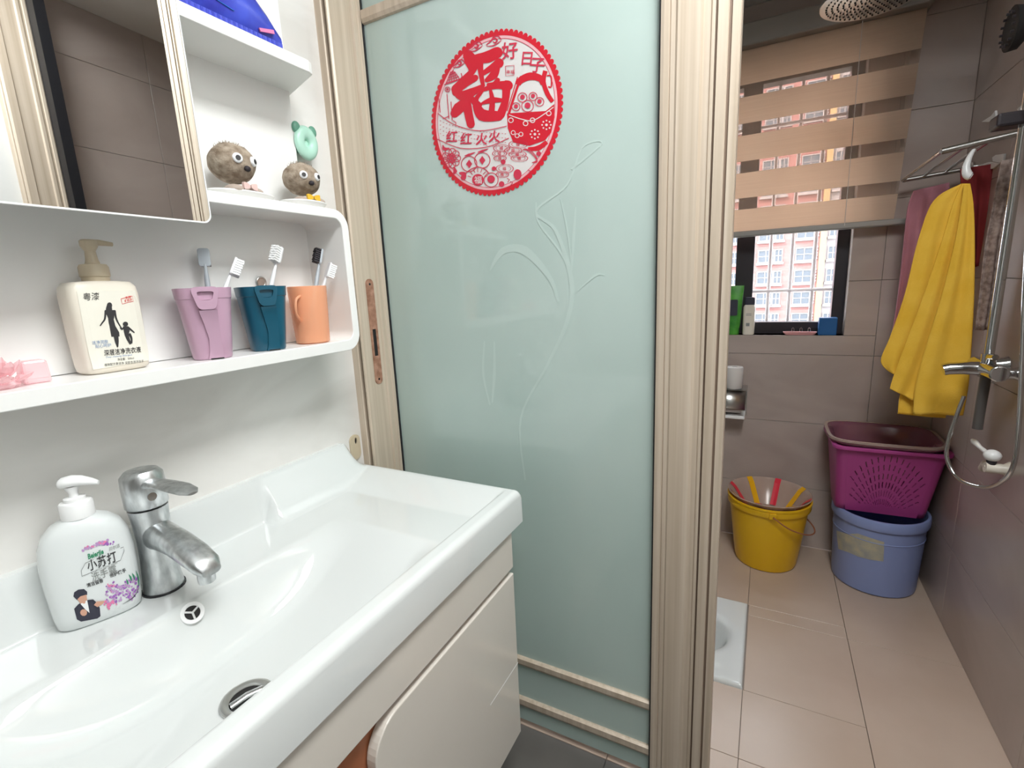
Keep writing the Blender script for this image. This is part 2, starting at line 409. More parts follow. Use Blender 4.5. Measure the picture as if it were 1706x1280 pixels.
obj('gasket', bx(-.1995, -.1955, 1.003, YD, .012, 2.255), m_black, dr)
obj('gasket', bx(-.9028, -.8975, 1.0105, 1.0155, .012, 2.255), m_black, dr)
for za, zb in ((1.85, 1.882), (.2, .228), (.068, .098)):
    bm = nb(); prism(bm, [(YD, za), (YD-.006, za+.002), (YD-.010, za+.010), (YD-.010, zb-.004), (YD-.004, zb), (YD, zb)], lambda u, v: (-.897, u, v), lambda u, v: (-.2, u, v))
    obj('rail', bm, m_alu, dr)
# etched flower lines on the glass, traced on the glass plane
g = lambda u, v, k=0: at(640+u/2.724, 330+v/2.724, 'y', YD-.0006-k)
bm = nb()
for pts, w in (([(850, -130), (990, -250), (900, -230), (830, -60), (690, 60), (780, 150), (850, 380), (830, 560), (740, 760), (620, 1000), (640, 1280)], [10, 6, 6, 8, 10, 16, 22, 18, 12, 8, 6]),
               ([(480, 330), (540, 240), (640, 240), (750, 360), (790, 470)], [4, 30, 40, 22, 10]), ([(690, 20), (700, 110), (790, 230), (840, 330), (850, 420)], [5, 8, 10, 8, 6]),
               ([(800, 0), (830, 140), (850, 300)], [4, 8, 4]), ([(455, 650), (450, 800), (480, 940)], [6, 10, 6]), ([(500, 650), (500, 800), (490, 930)], [6, 14, 6]),
               ([(870, 40), (860, 180), (850, 330)], [4, 14, 8]), ([(880, 420), (960, 350), (1000, 350)], [4, 12, 4])):
    stroke2(bm, pts, w, g, 6)
obj('etched_flower', bm, m_etch, dr)

# ------------------------------------------------------------------ window
w1 = thing('window_1', 'dark framed window with pale security bars', 'window', (0, 0, 0)); struct(w1); del w1['category']
YF = YE+.07
bm = nb(); frame(bm, [(WX0, WZ0), (WX1, WZ0), (WX1, WZ1), (WX0, WZ1)], [(WX0+.04, WZ0+.05), (WX1-.043, WZ0+.05), (WX1-.043, WZ1-.04), (WX0+.04, WZ1-.04)],
      lambda u, v: (u, YF, v), lambda u, v: (u, YF+.06, v)); obj('window_frame', bm, m_dark, w1)
obj('mullion', bx(-.135, -.063, YF-.004, YF+.055, WZ0+.05, WZ1-.04), m_dark, w1)
for a, b in ((WX0+.04, -.135), (-.063, WX1-.043)): obj('pane', bx(a, b, YF+.028, YF+.032, WZ0+.05, WZ1-.04), m_pane, w1)
YS = YF+.11
for x in (-.38, -.28, -.18, -.0, .085, .172): obj('bar', tube(nb(), [(x, YS+.006, WZ0), (x, YS+.006, WZ1)], .0075, 12), m_bars, w1, smooth=60)
for z in (1.146, 1.5, 1.85): obj('bar', tube(nb(), [(WX0, YS+.002, z), (WX1, YS+.002, z)], .0075, 12), m_bars, w1, smooth=60)

# ------------------------------------------------------------------ ceiling lamp of the wash area (above, out of frame)
lp = thing('unseen_ceiling_lamp', 'unseen long white ceiling panel lamp above the wash area', 'lamp', (.20, .30, ZH))
obj('housing', bx(-.225, .225, -.515, .515, -.035, -.0005), m_white, lp, bevel=.006)
li = bpy.data.lights.new('lamp_light', 'AREA'); li.shape = 'RECTANGLE'; li.size = .42; li.size_y = 1.0; li.energy = 36; li.color = (.97, 1.0, .995)
lo = bpy.data.objects.new('lamp_light', li); link(lo, lp); lo.location = (0, 0, -.04)

# ================================================================== WASH BASIN + CABINET
BX0, BX1, BY0, BY1 = -.94, -.455, -.19, .88
LED = .760
YC = (BY0+BY1)/2
def basin_h(x, y):
    d = x-BX0; e = min(BY1-y, y-BY0); gg = BX1-x
    fz = sstep(.262, .232, abs(y-YC))                         # 1 in the tap recess
    pb = max(0, 1-max(0, d-.016)/.062); back_s = LED+.084*(pb**1.25)
    pr = max(0, 1-max(0, d-.016)/.020); back_f = LED+.084*(pr**1.1)
    hb = back_s*(1-fz)+back_f*fz
    hb = min(hb, LED+.0+.091*(1-max(0, min(1, (d-.001)/.1))**2)) if d > .014 else LED+.091
    fade = sstep(.008, .052, e); hb = .785+(hb-.785)*fade if hb > .785 else hb
    he = LED+.025*max(0, 1-max(0, e-.016)/.095)
    hf = LED+.025*sstep(.050, .030, gg)
    h = max(hb, he, hf)
    # bowl
    sb = -.775; rx0, rx1, ry0, ry1 = sb, -.507, BY0+.222, BY1-.222
    if rx0 < x < rx1 and ry0 < y < ry1:
        bx_ = min(1, (x-rx0)/.075); fx = min(1, (rx1-x)/.045); ey = min(1, min(y-ry0, ry1-y)/.26)
        q = (1-(1-bx_)**1.7)*(1-(1-fx)**2)*(1-(1-ey)**1.6)
        q = sstep(-.02, 1.02, q)*.55+q*.45
        h -= .088*q
    # rounded outer edge
    for k, R in ((gg, .014), (e, .012)):
        if k < R: h -= R-math.sqrt(max(0, R*R-(R-k)**2))
    return h
wbn = thing('wash_basin', 'white ceramic wash basin with deep rectangular bowl and raised back edge', 'wash basin', (0, 0, 0))
def grid_axis(a, b, n, dense):
    out = [a+(b-a)*i/n for i in range(n+1)]
    for c0, c1, k in dense: out += [c0+(c1-c0)*i/k for i in range(k+1)]
    return sorted(set(round(v, 5) for v in out))
xs = grid_axis(BX0, BX1, 110, [(BX1-.016, BX1, 12), (BX0, BX0+.05, 16)]); ys = grid_axis(BY0, BY1, 230, [(BY1-.014, BY1, 10), (.57, .62, 20), (BY0, BY0+.014, 8)])
bm = nb(); V = [[bm.verts.new((x, y, basin_h(x, y))) for y in ys] for x in xs]
for i in range(len(xs)-1):
    for j in range(len(ys)-1): bm.faces.new((V[i][j], V[i+1][j], V[i+1][j+1], V[i][j+1]))
rim = [V[i][0] for i in range(len(xs))]+[V[-1][j] for j in range(1, len(ys))]+[V[i][-1] for i in range(len(xs)-2, -1, -1)]+[V[0][j] for j in range(len(ys)-2, 0, -1)]
lowv = []
for v in rim:
    lowv.append(bm.verts.new((v.co.x, v.co.y, .709)))
for i in range(len(rim)):
    j = (i+1) % len(rim); bm.faces.new((rim[i], lowv[i], lowv[j], rim[j]))
bo = obj('bowl', bm, m_cer, wbn); sm(bo, 60)
# overflow cover and drain
def basin_n(x, y):
    e = .004; return Vector((-(basin_h(x+e, y)-basin_h(x-e, y))/(2*e), -(basin_h(x, y+e)-basin_h(x, y-e))/(2*e), 1)).normalized()
def on_basin(px, py):
    a, b = at(px, py, 'z', .80), at(px, py, 'z', .66); best = None
    for i in range(400):
        p = a.lerp(b, i/400)
        if p.z <= basin_h(p.x, p.y): return p
    return b
ov = on_basin(320, 1022); on = Vector((.72, -.12, .62)).normalized()
Rm = on.to_track_quat('Z', 'Y').to_matrix().to_4x4(); Rm.translation = ov+on*.002
def xf(bm, m): bmesh.ops.transform(bm, matrix=m, verts=bm.verts[:]); return bm
bm = nb(); frame(bm, [(.0165*math.cos(t*PI/16), .0165*math.sin(t*PI/16)) for t in range(32)], [(.0105*math.cos(t*PI/16), .0105*math.sin(t*PI/16)) for t in range(32)], lambda u, v: (u, v, -.002), lambda u, v: (u, v, .002))
ovc = obj('overflow_ring', xf(bm, Rm), m_white, wbn, smooth=40, bevel=.0008)
bm = nb(); prism(bm, [(.0106*math.cos(t*PI/12), .0106*math.sin(t*PI/12)) for t in range(24)], lambda u, v: (u, v, -.001), lambda u, v: (u, v, .0008)); obj('overflow_hole', xf(bm, Rm), m_hole, ovc)
for k in range(3):
    a = k*2*PI/3+.5; bm = nb()
    tube(bm, [(0, 0, .0014), (.0105*math.cos(a), .0105*math.sin(a), .0014)], .0015, 8); obj('spoke', xf(bm, Rm), m_white, ovc)
dp = on_basin(412, 1166); dn = Vector((0, 0, 1)); dz = basin_h(dp.x, dp.y)
bm = nb(); lathe(bm, [(.034, dz-.003), (.034, dz+.0035), (.030, dz+.005), (.0225, dz+.002), (.0215, dz-.003)], 40, False, False, dp.x, dp.y)
dg_ = obj('drain_ring', bm, m_steel, wbn, smooth=50)
bm = nb(); lathe(bm, [(.0222, dz+.0005), (.0222, dz+.0016)], 32, True, True, dp.x, dp.y); obj('drain_hole', bm, m_hole, dg_)
bm = nb(); tube(bm, [(dp.x-.006, dp.y-.02, dz+.003), (dp.x+.0, dp.y, dz+.006), (dp.x+.006, dp.y+.02, dz+.003)], .0045, 10, sx=1.3); obj('drain_bar', bm, m_chrome, dg_, smooth=50)

CF, CY0, CY1 = -.463, -.15, .842
vc = thing('vanity_cabinet', 'cream lacquer vanity cabinet with curved finger grooves below the basin', 'cabinet', (0, 0, 0))
for nm, b_ in (('side_panel', (XW+.002, CF-.02, CY1-.018, CY1, .19, .708)), ('side_panel', (XW+.002, CF-.02, CY0, CY0+.018, .19, .708)), ('bottom_panel', (XW+.002, CF-.02, CY0+.018, CY1-.018, .19, .208)),
               ('back_panel', (XW+.002, XW+.012, CY0+.018, CY1-.018, .208, .65))):
    obj(nm, bx(*b_), m_cab, vc)
obj('front_rail', bx(CF-.02, CF, CY0, CY1, .617, .708), m_cab, vc, bevel=.002)
obj('groove_panel', bx(CF-.026, CF-.0205, CY0+.018, CY1-.002, .208, .64), m_terra, vc)
face = lambda d0: (lambda u, v: (CF-.019+d0, u, v))
for nm, u0_, u1_, rr in (('door', .405, CY1, (.002, .002, .002, .055)), ('door', CY0, .375, (.002, .002, .055, .002))):
    o = obj('door', prism(nb(), rrect(u0_, u1_, .188, .603, rr, 10), face(0), face(.019)), m_cab, vc, bevel=.0025)
    if u0_ > 0:
        obj('panel_line', bx(CF-.0004, CF+.0003, .715, CY1, .3745, .3765), m_lam, o)

# ------------------------------------------------------------------ tap
T = thing('basin_tap', 'limescaled chrome single-lever tap standing on the basin', 'tap', (-.855, .362, .7602))
bm = nb(); loft(bm, [circ(r, z, 28, o) for r, z, o in ((.0285, 0, 0), (.0285, .004, 0), (.0265, .02, 0), (.0235, .06, 0), (.0235, .09, .001), (.0255, .125, .001), (.027, .143, 0))]); obj('column', bm, m_tap, T, smooth=45)
bm = nb(); loft(bm, [circ(.0305, .0, 28), circ(.0305, .003, 28)]); obj('base_seal', bm, m_black, T)
bm = nb()
rings = []
for s, z, wy, hz in ((.0, .098, .021, .026), (.03, .098, .021, .021), (.07, .094, .0215, .0165), (.11, .084, .022, .0135), (.135, .0745, .0205, .0115), (.148, .0675, .014, .007)):
    rings.append([(s-.2*0, wy*math.copysign(abs(math.cos(t))**.75, math.cos(t)), z+hz*math.copysign(abs(math.sin(t))**.85, math.sin(t))) for t in [2*PI*i/24 for i in range(24)]])
loft(bm, rings); obj('spout', bm, m_tap, T, smooth=50)
bm = nb(); lathe(bm, [(.0115, .046), (.012, .05), (.012, .066)], 24, True, True, .131, 0); obj('aerator', bm, m_tap, T, smooth=40)
bm = nb(); loft(bm, [circ(r, z, 28, o) for r, z, o in ((.0265, .1455, 0), (.029, .148, 0), (.0295, .18, 0), (.0285, .196, .0), (.022, .204, .001), (.01, .206, .001))]); hc = obj('handle_cap', bm, m_tap, T, smooth=45)
bm = nb(); rings = []
for s, z, wy, hz in ((.012, .183, .016, .010), (.035, .187, .0135, .0065), (.065, .190, .0155, .0045), (.10, .1905, .017, .0038), (.125, .189, .014, .003), (.136, .1875, .007, .002)):
    rings.append([(s, wy*math.cos(t), z+hz*math.sin(t)) for t in [2*PI*i/20 for i in range(20)]])
loft(bm, rings); obj('lever', bm, m_tap, T, smooth=50)
bm = nb(); bmesh.ops.create_circle(bm, cap_ends=True, radius=.0065, segments=20); xf(bm, Matrix.Translation((.0298, -.004, .166)) @ Matrix.Rotation(PI/2, 4, 'Y')); bmesh.ops.solidify(bm, geom=bm.faces[:], thickness=.002); obj('index_button', bm, m_chrome, hc)

# ------------------------------------------------------------------ hand soap bottle (on the basin deck)
SA = math.radians(-20)
SB = thing('soap_bottle', 'white pump bottle of hand soap with purple flower label beside the tap', 'bottle', (-.872, .283, .7605), SA)
def soap_sec(w, d, z): return circ(d, z, 40, 0, 0, w, 3.0)
prof = [(.046, .024, 0), (.0495, .0275, .004), (.0515, .029, .02), (.0535, .030, .06), (.054, .030, .10), (.051, .0285, .125), (.044, .026, .142), (.033, .0225, .153), (.0205, .0185, .1585), (.0165, .0165, .160)]
bm = nb(); loft(bm, [soap_sec(w, d, z) for w, d, z in prof]); body = obj('bottle_body', bm, m_milk, SB, smooth=50)
bm = nb(); lathe(bm, [(.0165, .158), (.0195, .160), (.0195, .181), (.018, .183), (.0125, .184), (.0125, .189), (.009, .190)], 28); obj('collar', bm, m_white, SB, smooth=40)
bm = nb(); lathe(bm, [(.0055, .189), (.0055, .196), (.0085, .203), (.0085, .206)], 20); pm = obj('pump_stem', bm, m_white, SB, smooth=40)
bm = nb(); rings = []
for s, z, wy, hz in ((-.014, .212, .008, .005), (-.010, .2125, .0125, .0075), (.0, .2135, .013, .008), (.012, .2125, .0105, .0068), (.024, .2085, .0065, .005), (.031, .2055, .004, .0032)):
    rings.append([(.25*s, s+0, z) if 0 else (s*.35+wy*math.cos(t)*.94, s*.94-wy*math.cos(t)*.35, z+hz*math.sin(t)) for t in [2*PI*i/18 for i in range(18)]])
loft(bm, rings); obj('pump_head', bm, m_white, SB, smooth=60)
# printed label: crop pixels -> plane of the bottle front -> wrapped on the body
nrm = Vector((math.cos(SA), math.sin(SA), 0)); tang = Vector((-math.sin(SA), math.cos(SA), 0)); org = Vector(SB.location)+nrm*.029
def soap_half(z):
    for (w0, d0, z0), (w1, d1, z1) in zip(prof, prof[1:]):
        if z0 <= z <= z1:
            t = (z-z0)/(z1-z0); return w0+(w1-w0)*t, d0+(d1-d0)*t
    return prof[4][0], prof[4][1]
def soapf(eps):
    def f(u, v, k=0):
        px, py = 120+u/8.536, 900+v/8.536
        d = fw+rt*((px-853)/FPX)-up*((py-640)/FPX); t = (org-CAM).dot(nrm)/d.dot(nrm); p = CAM+d*t-Vector(SB.location)
        uu, z = p.dot(tang), p.z; w, dd = soap_half(max(0, z)); q = min(.995, abs(uu)/w)
        return (dd*(1-q**3)**(1/3)+eps+k, uu, z)
    return f
f1 = soapf(.0004); f2 = soapf(.0006); f3 = soapf(.0008)
rnd = random.Random(3)
bm = nb()
for i in range(70):
    u = 480+rnd.random()*480; v = 880-rnd.random()*300+(u-700)*-.12; disc2(bm, u, v, 8+rnd.random()*14, f1, 6)
for i in range(16): disc2(bm, 420+rnd.random()*200, 30+rnd.random()*40, 10+rnd.random()*12, f1, 6)
obj('label_print', bm, m_purple_ink, body)
bm = nb()
for i in range(60):
    u = 470+rnd.random()*480; v = 890-rnd.random()*310+(u-700)*-.12; disc2(bm, u, v, 8+rnd.random()*16, f2, 6)
for i in range(26):
    t = rnd.random(); disc2(bm, 130+t*400, 150-t*150+rnd.random()*50-25, 10+rnd.random()*14, f2, 6)
obj('label_print', bm, m_lilac_ink, body)
bm = nb()
for i in range(14): disc2(bm, 550+rnd.gauss(0, 40), 925+rnd.gauss(0, 25), 12+rnd.random()*14, f3, 6)
for i in range(12):
    t = rnd.random(); disc2(bm, 140+t*380, 140-t*140+rnd.random()*50-25, 8+rnd.random()*10, f3, 6)
for i in range(14): disc2(bm, 500+rnd.random()*120, 620+rnd.random()*120, 7+rnd.random()*8, f3, 6)
obj('label_print', bm, m_pink_ink, body)
bm = nb()
text2(bm, 'Beierjie', f3, 228, 268, 100, .03, .25, math.radians(20), .78)
for x0, y0, x1, y1 in ((770, 560, 800, 640), (810, 500, 850, 600), (860, 490, 895, 590), (920, 470, 965, 700)): stroke2(bm, [(x0, y0), (x1-10, (y0+y1)/2), (x1, y1)], [2, 26, 12], f3, 3)
obj('label_print', bm, m_green_ink, body)
bm = nb()
text2(bm, '小苏打', f3, 225, 430, 165, .012, .15, math.radians(19), .9)
stroke2(bm, [(140, 510), (130, 430), (190, 320), (735, 110), (745, 165), (690, 290), (140, 510)], 5, f3, 1)
text2(bm, '清洁留香', f3, 215, 665, 62, .02, 0, math.radians(19)); text2(bm, '倍护嫩手', f3, 540, 525, 62, .02, 0, math.radians(17))
stroke2(bm, [(720, 915), (880, 830), (965, 720)], [3, 14, 6], f3); obj('label_print', bm, m_ink, body)
bm = nb(); text2(bm, '洗手露', f3, 285, 575, 135, .004, .1, math.radians(19), .95); text2(bm, 'SODA HAND WASH', f3, 340, 437, 36, 0, 0, math.radians(19)); text2(bm, '贝尔洁', f3, 525, 155, 56, .005, .2, math.radians(19))
obj('label_print', bm, m_grey_ink, body)
bm = nb(); poly2(bm, [(30, 980), (90, 910), (215, 850), (300, 840), (345, 880), (395, 960), (340, 990), (405, 1085), (360, 1120), (130, 1165), (70, 1135)], f1)
poly2(bm, [(20, 800), (30, 740), (90, 700), (170, 690), (215, 730), (215, 775), (120, 800), (70, 850)], f1); obj('label_print', bm, m_suit_ink, body)
bm = nb(); poly2(bm, [(75, 840), (120, 795), (205, 770), (215, 850), (180, 900), (120, 900)], f2); disc2(bm, 165, 1030, 50, f2, 10); poly2(bm, [(310, 920), (350, 870), (470, 860), (430, 910), (360, 950)], f2); obj('label_print', bm, m_skin_ink, body)
bm = nb(); poly2(bm, [(120, 905), (215, 850), (250, 1035), (190, 985)], f2); obj('label_print', bm, m_white, body)

# ================================================================== WALL SHELF UNIT + MIRROR
SF, SBk = -.805, -.915
SY = .786; SYO = .804
su = thing('wall_shelf', 'white open wall shelf with rounded corners beside the mirror', 'shelf', (0, 0, 0))
Y0S = -.2
def rbend(y1, z0, z1, r, n=8):       # open path: bottom, right side, top - rounded corners
    p = [(Y0S, z0)]
    p += [(y1-r+r*math.sin(t*PI/2/n), z0+r-r*math.cos(t*PI/2/n)) for t in range(n+1)]
    p += [(y1-r+r*math.cos(t*PI/2/n), z1-r+r*math.sin(t*PI/2/n)) for t in range(n+1)]
    p += [(Y0S, z1)]
    return p
o_ = rbend(SYO, 1.098, 1.392, .036); i_ = rbend(SY, 1.1205, 1.3735, .02)
obj('open_box', prism(nb(), o_+i_[::-1], lambda u, v: (XW+.002, u, v), lambda u, v: (SF, u, v)), m_lam, su, bevel=.0012, seg=1)
obj('back_panel', bx(XW+.003, SBk, Y0S, SY+.0, 1.1215, 2.2), m_lam, su)
obj('upper_shelf', prism(nb(), [(XW+.003, Y0S), (SF, Y0S), (SF, .745), (SF-.006, .758), (XW+.003, .803)], lambda u, v: (u, v, 1.640), lambda u, v: (u, v, 1.661)), m_lam, su, bevel=.0015)
obj('upper_shelf', prism(nb(), [(XW+.003, Y0S), (SF, Y0S), (SF, .745), (SF-.006, .758), (XW+.003, .803)], lambda u, v: (u, v, 1.93), lambda u, v: (u, v, 1.951)), m_lam, su, bevel=.0015)
obj('mounting_foot', bx(XW+.002, XW+.06, .78, .80, 1.090, 1.0975), m_white, su)
MX = -.786; MY1 = .4945; MZ0 = 1.3385
mc = thing('mirror_cabinet', 'wall mirror door with thin pale glass edge above the shelf', 'mirror', (MX, MY1, 0), math.radians(2.9))
def mloc(o): o.data.transform(Matrix.Translation((-MX, -MY1, 0))); return o
obj('cabinet_side', bx(SBk+.001, SF, MY1-.04, MY1-.022, 1.3935, 1.639), m_lam, su)
dn_ = obj('door_board', prism(nb(), rrect(Y0S, MY1-.001, MZ0+.001, 2.2, (.001, .012, .001, .001)), lambda u, v: (MX-.018, u, v), lambda u, v: (MX-.004, u, v)), m_edge, mc); mloc(dn_)
mloc(obj('mirror_glass', prism(nb(), rrect(Y0S, MY1, MZ0, 2.2, (.001, .013, .001, .001), 8), lambda u, v: (MX-.004, u, v), lambda u, v: (MX, u, v)), m_mirror, mc))
fo = rrect(Y0S-.001, MY1+.0012, MZ0-.0014, 2.2, (.001, .014, .001, .001), 8); fi = rrect(Y0S, MY1-.0006, MZ0+.0008, 2.199, (.001, .0125, .001, .001), 8)
mloc(obj('glass_edge', frame(nb(), fo, fi, lambda u, v: (MX-.0045, u, v), lambda u, v: (MX+.0006, u, v)), m_white, mc))

# ------------------------------------------------------------------ things on the shelf
ZS = 1.1212
DA = math.radians(3)
D = thing('detergent_bottle', 'cream square pump bottle of laundry detergent with mother and child silhouette', 'bottle', (-.8735, .364, ZS), DA)
def sqsec(w, d, z, r=4.5): return circ(d, z, 40, 0, 0, w, r)
prof2 = [(.037, .019, 0), (.0415, .0235, .004), (.0428, .0245, .012), (.0445, .0245, .06), (.045, .0245, .112), (.0435, .0235, .124), (.038, .0205, .1305), (.022, .018, .132)]
bm = nb(); loft(bm, [sqsec(*q) for q in prof2]); dbody = obj('bottle_body', bm, m_cream, D, smooth=45)
bm = nb(); lathe(bm, [(.0165, .132), (.0165, .138), (.0178, .139), (.0178, .152), (.0158, .156), (.009, .157), (.0075, .163), (.0062, .176)], 28); obj('collar', bm, m_creamdark, D, smooth=40)
bm = nb(); lathe(bm, [(.006, .174), (.0095, .180), (.0105, .182), (.0105, .189), (.008, .191)], 20); ph = obj('pump_head', bm, m_creamdark, D, smooth=40)
bm = nb(); tube(bm, [(0, 0, .187), (.0, .012, .1875), (.0, .03, .186)], [.005, .0045, .003], 10); obj('nozzle', bm, m_creamdark, ph, smooth=50)
nrm2 = Vector((math.cos(DA), math.sin(DA), 0)); tang2 = Vector((-math.sin(DA), math.cos(DA), 0)); org2 = Vector(D.location)+nrm2*.0245
def detf(eps):
    def f(u, v, k=0):
        px, py = u/3.7656, 360+v/3.7656
        d = fw+rt*((px-853)/FPX)-up*((py-640)/FPX); t = (org2-CAM).dot(nrm2)/d.dot(nrm2); p = CAM+d*t-Vector(D.location)
        uu = p.dot(tang2); q = min(.99, abs(uu)/.0455)
        return (.0245*(1-q**4.5)**(1/4.5)+eps+k, uu, p.z)
    return f
g1, g2 = detf(.0004), detf(.0008)
bm = nb(); lab = [(480, 480), (500, 468), (840, 465), (865, 485), (905, 620), (945, 890), (935, 920), (610, 970), (585, 950), (530, 720)]
stroke2(bm, [(508+20*0, 468), (850, 468)], 1, g1, 1) if 0 else None
rows = [((485, 470), (850, 466)), ((505, 570), (885, 560)), ((530, 700), (910, 690)), ((560, 850), (935, 830)), ((590, 965), (942, 905))]
vv = [[bm.verts.new(g1(a[0]+(b[0]-a[0])*i/10, a[1]+(b[1]-a[1])*i/10)) for i in range(11)] for a, b in rows]
for a, b in zip(vv, vv[1:]):
    for i in range(10): bm.faces.new((a[i], a[i+1], b[i+1], b[i]))
lb = obj('label', bm, m_label, D)
bm = nb()
disc2(bm, 685, 562, 17, g2, 16, 20); stroke2(bm, [(684, 560), (682, 585), (684, 612)], [30, 40, 34], g2, 4)
poly2(bm, [(655, 590), (722, 590), (716, 620), (712, 650), (722, 690), (746, 730), (748, 756), (697, 758), (690, 710), (680, 670), (676, 640), (664, 615)], g2)
for pts, w in (([(660, 594), (656, 645), (640, 670), (626, 690)], [13, 12, 9, 6]), ([(718, 594), (726, 640), (742, 675), (762, 706)], [13, 12, 9, 7]), ([(722, 755), (728, 790), (736, 824)], [22, 17, 7]), ([(733, 755), (737, 785), (737, 820)], [16, 12, 7])): stroke2(bm, pts, w, g2, 4)
disc2(bm, 785, 678, 17, g2, 12, 15); poly2(bm, [(770, 692), (802, 692), (812, 720), (806, 742), (780, 745), (774, 720)], g2)
for pts, w in (([(774, 702), (762, 710), (752, 700)], [12, 10, 7]), ([(800, 698), (820, 714), (842, 732)], [14, 11, 7]), ([(792, 742), (802, 772), (818, 804)], [26, 20, 12]), ([(808, 738), (822, 765), (824, 800)], [18, 14, 10])): stroke2(bm, pts, w, g2, 4)
text2(bm, '粤漆', g2, 520, 528, 52, .0, 0, .06, 1.0); text2(bm, '深层洁净洗衣液', g2, 652, 875, 40, .012, 0, .10, .84)
text2(bm, '净含量：500ml', g2, 735, 908, 18, 0, 0, .1, .9); text2(bm, '植物配方更洁净 深层去渍不伤手', g2, 655, 942, 19, 0, 0, .1, .92)
obj('label_print', bm, m_ink, lb)
bm = nb(); stroke2(bm, [(757, 520), (830, 502), (837, 535), (765, 552), (757, 520)], 3, g2, 1); text2(bm, '天然', g2, 785, 522, 19, .01, 0, .2); text2(bm, '不伤手', g2, 778, 541, 18, .01, 0, .2); obj('label_print', bm, m_red_ink, lb)
bm = nb(); text2(bm, '洁净润肤', g2, 578, 806, 25, 0, 0, .1); text2(bm, '贴心呵护', g2, 598, 828, 25, 0, 0, .1); text2(bm, 'Deep cleansing detergent', g2, 662, 892, 17, 0, .2, .1, .95); obj('label_print', bm, m_blue_ink, lb)

# pink crystal ornament, cut off by the left picture edge
K = thing('crystal_ornament', 'pink translucent crystal lotus ornament at the left end of the shelf', 'ornament', (-.858, .232, ZS))
bm = nb(); lathe(bm, [(.018, 0), (.022, .004), (.018, .010), (.012, .013)], 12); obj('base', bm, m_pinkglass, K)
for ring, (n, rr, zz, tilt, L) in enumerate(((7, .016, .006, 1.05, .024), (6, .010, .012, .6, .026), (4, .004, .014, .22, .026))):
    for k in range(n):
        a = 2*PI*k/n+ring*.4; bm = nb()
        loft(bm, [[(w*math.cos(t), .4*w*math.sin(t), z) for t in [2*PI*i/6 for i in range(6)]] for w, z in ((.003, 0), (.0085, L*.45), (.007, L*.75), (.001, L))])
        xf(bm, Matrix.Translation((rr*math.cos(a), rr*math.sin(a), zz)) @ Matrix.Rotation(a, 4, 'Z') @ Matrix.Rotation(tilt, 4, 'Y') @ Matrix.Rotation(PI/2, 4, 'Z'))
        obj('petal', bm, m_pinkglass, K)
K2 = tag(obj('crystal_block', prism(nb(), [(-.013, -.016), (.013, -.016), (.015, .012), (-.012, .014)], lambda u, v: (u, v, 0), lambda u, v: (u*.85, v*.9, .03)), m_pinkglass, bevel=.003), 'small pink crystal cube beside the detergent bottle', 'ornament')
K2.location = (-.868, .272, ZS)

def facet_cup(name, label, loc, rz, mat):
    t = thing(name, label, 'cup', loc, rz, 'tooth mugs on the shelf')
    def sec(s, z, push):        # eight-sided soft section, front (+x) flattened and leaning
        out = []
        for i in range(40):
            a = 2*PI*i/40; c, q = math.cos(a), math.sin(a); p = 3.2
            x = s*math.copysign(abs(c)**(2/p), c); y = s*.98*math.copysign(abs(q)**(2/p), q)
            out.append((x+push, y, z))
        return out
    H = .118
    lev = [(.0285, 0), (.030, .003), (.0335, .035), (.0375, .075), (.0405, .100), (.0415, .101), (.0432, H)]
    rings = [sec(s, z, 0) for s, z in lev]+[sec(.0408, H, 0), sec(.0385, .1, 0), sec(.0285, .006, 0)]
    bm = nb(); loft(bm, rings); body = obj('cup_body', bm, mat, t, smooth=32)
    # loop under the rim at the front
    fo = [(-.021, .1195), (.021, .1195), (.0125, .083), (-.0125, .083)]; fi = [(-.0125, .112), (.0125, .112), (.0085, .098), (-.0085, .098)]
    def rs(P, k=4):
        n = len(P); out = []
        for i in range(n):
            a, b, c = P[i-1], P[i], P[(i+1) % n]
            for j in range(k+1):
                s = j/k; f_ = .26
                p0 = (b[0]+(a[0]-b[0])*f_, b[1]+(a[1]-b[1])*f_); p1 = (b[0]+(c[0]-b[0])*f_, b[1]+(c[1]-b[1])*f_)
                q0 = (p0[0]+(b[0]-p0[0])*s, p0[1]+(b[1]-p0[1])*s); q1 = (b[0]+(p1[0]-b[0])*s, b[1]+(p1[1]-b[1])*s)
                out.append((q0[0]+(q1[0]-q0[0])*s, q0[1]+(q1[1]-q0[1])*s))
        return out
    bm = nb(); frame(bm, rs(fo, 4), rs(fi, 4), lambda u, v: (.037+.02*(v-.083), u, v), lambda u, v: (.0475+.04*(v-.083), u, v)); lp_ = obj('handle_loop', bm, mat, t, smooth=35)
    bm = nb(); box(bm, .0405, .0437, -.0122, .0122, .0985, .1115); obj('handle_opening', bm, m_hole if 0 else mat, lp_)
    # folded lower front: a ridge that swings down to the foot
    bm = nb(); rings = []
    for z, y0, x in ((.082, -.0125, .0478), (.078, -.012, .0455), (.06, -.008, .040), (.035, -.004, .0368), (.012, -.006, .0345), (.0, -.009, .033)):
        rings.append([(x-.012, y0, z), (x, y0, z), (x, .0135, z), (x-.012, .0145, z)])
    loft(bm, rings); obj('front_fold', bm, mat, t, smooth=25)
    bm = nb(); box(bm, .028, .0335, -.006, .0135, -.0002, .0018); obj('foot_notch', bm, m_hole, t)
    return t
facet_cup('tooth_mug', 'mauve faceted plastic tooth mug next to the detergent bottle', (-.850, .500, ZS), math.radians(-26), m_pcup)
facet_cup('tooth_mug', 'dark teal faceted plastic tooth mug, middle of the three mugs', (-.850, .608, ZS), math.radians(-24), m_bcup)
pc = thing('tooth_mug', 'translucent peach plastic tooth mug at the right end of the shelf', 'cup', (-.852, .716, ZS), 0, 'tooth mugs on the shelf')
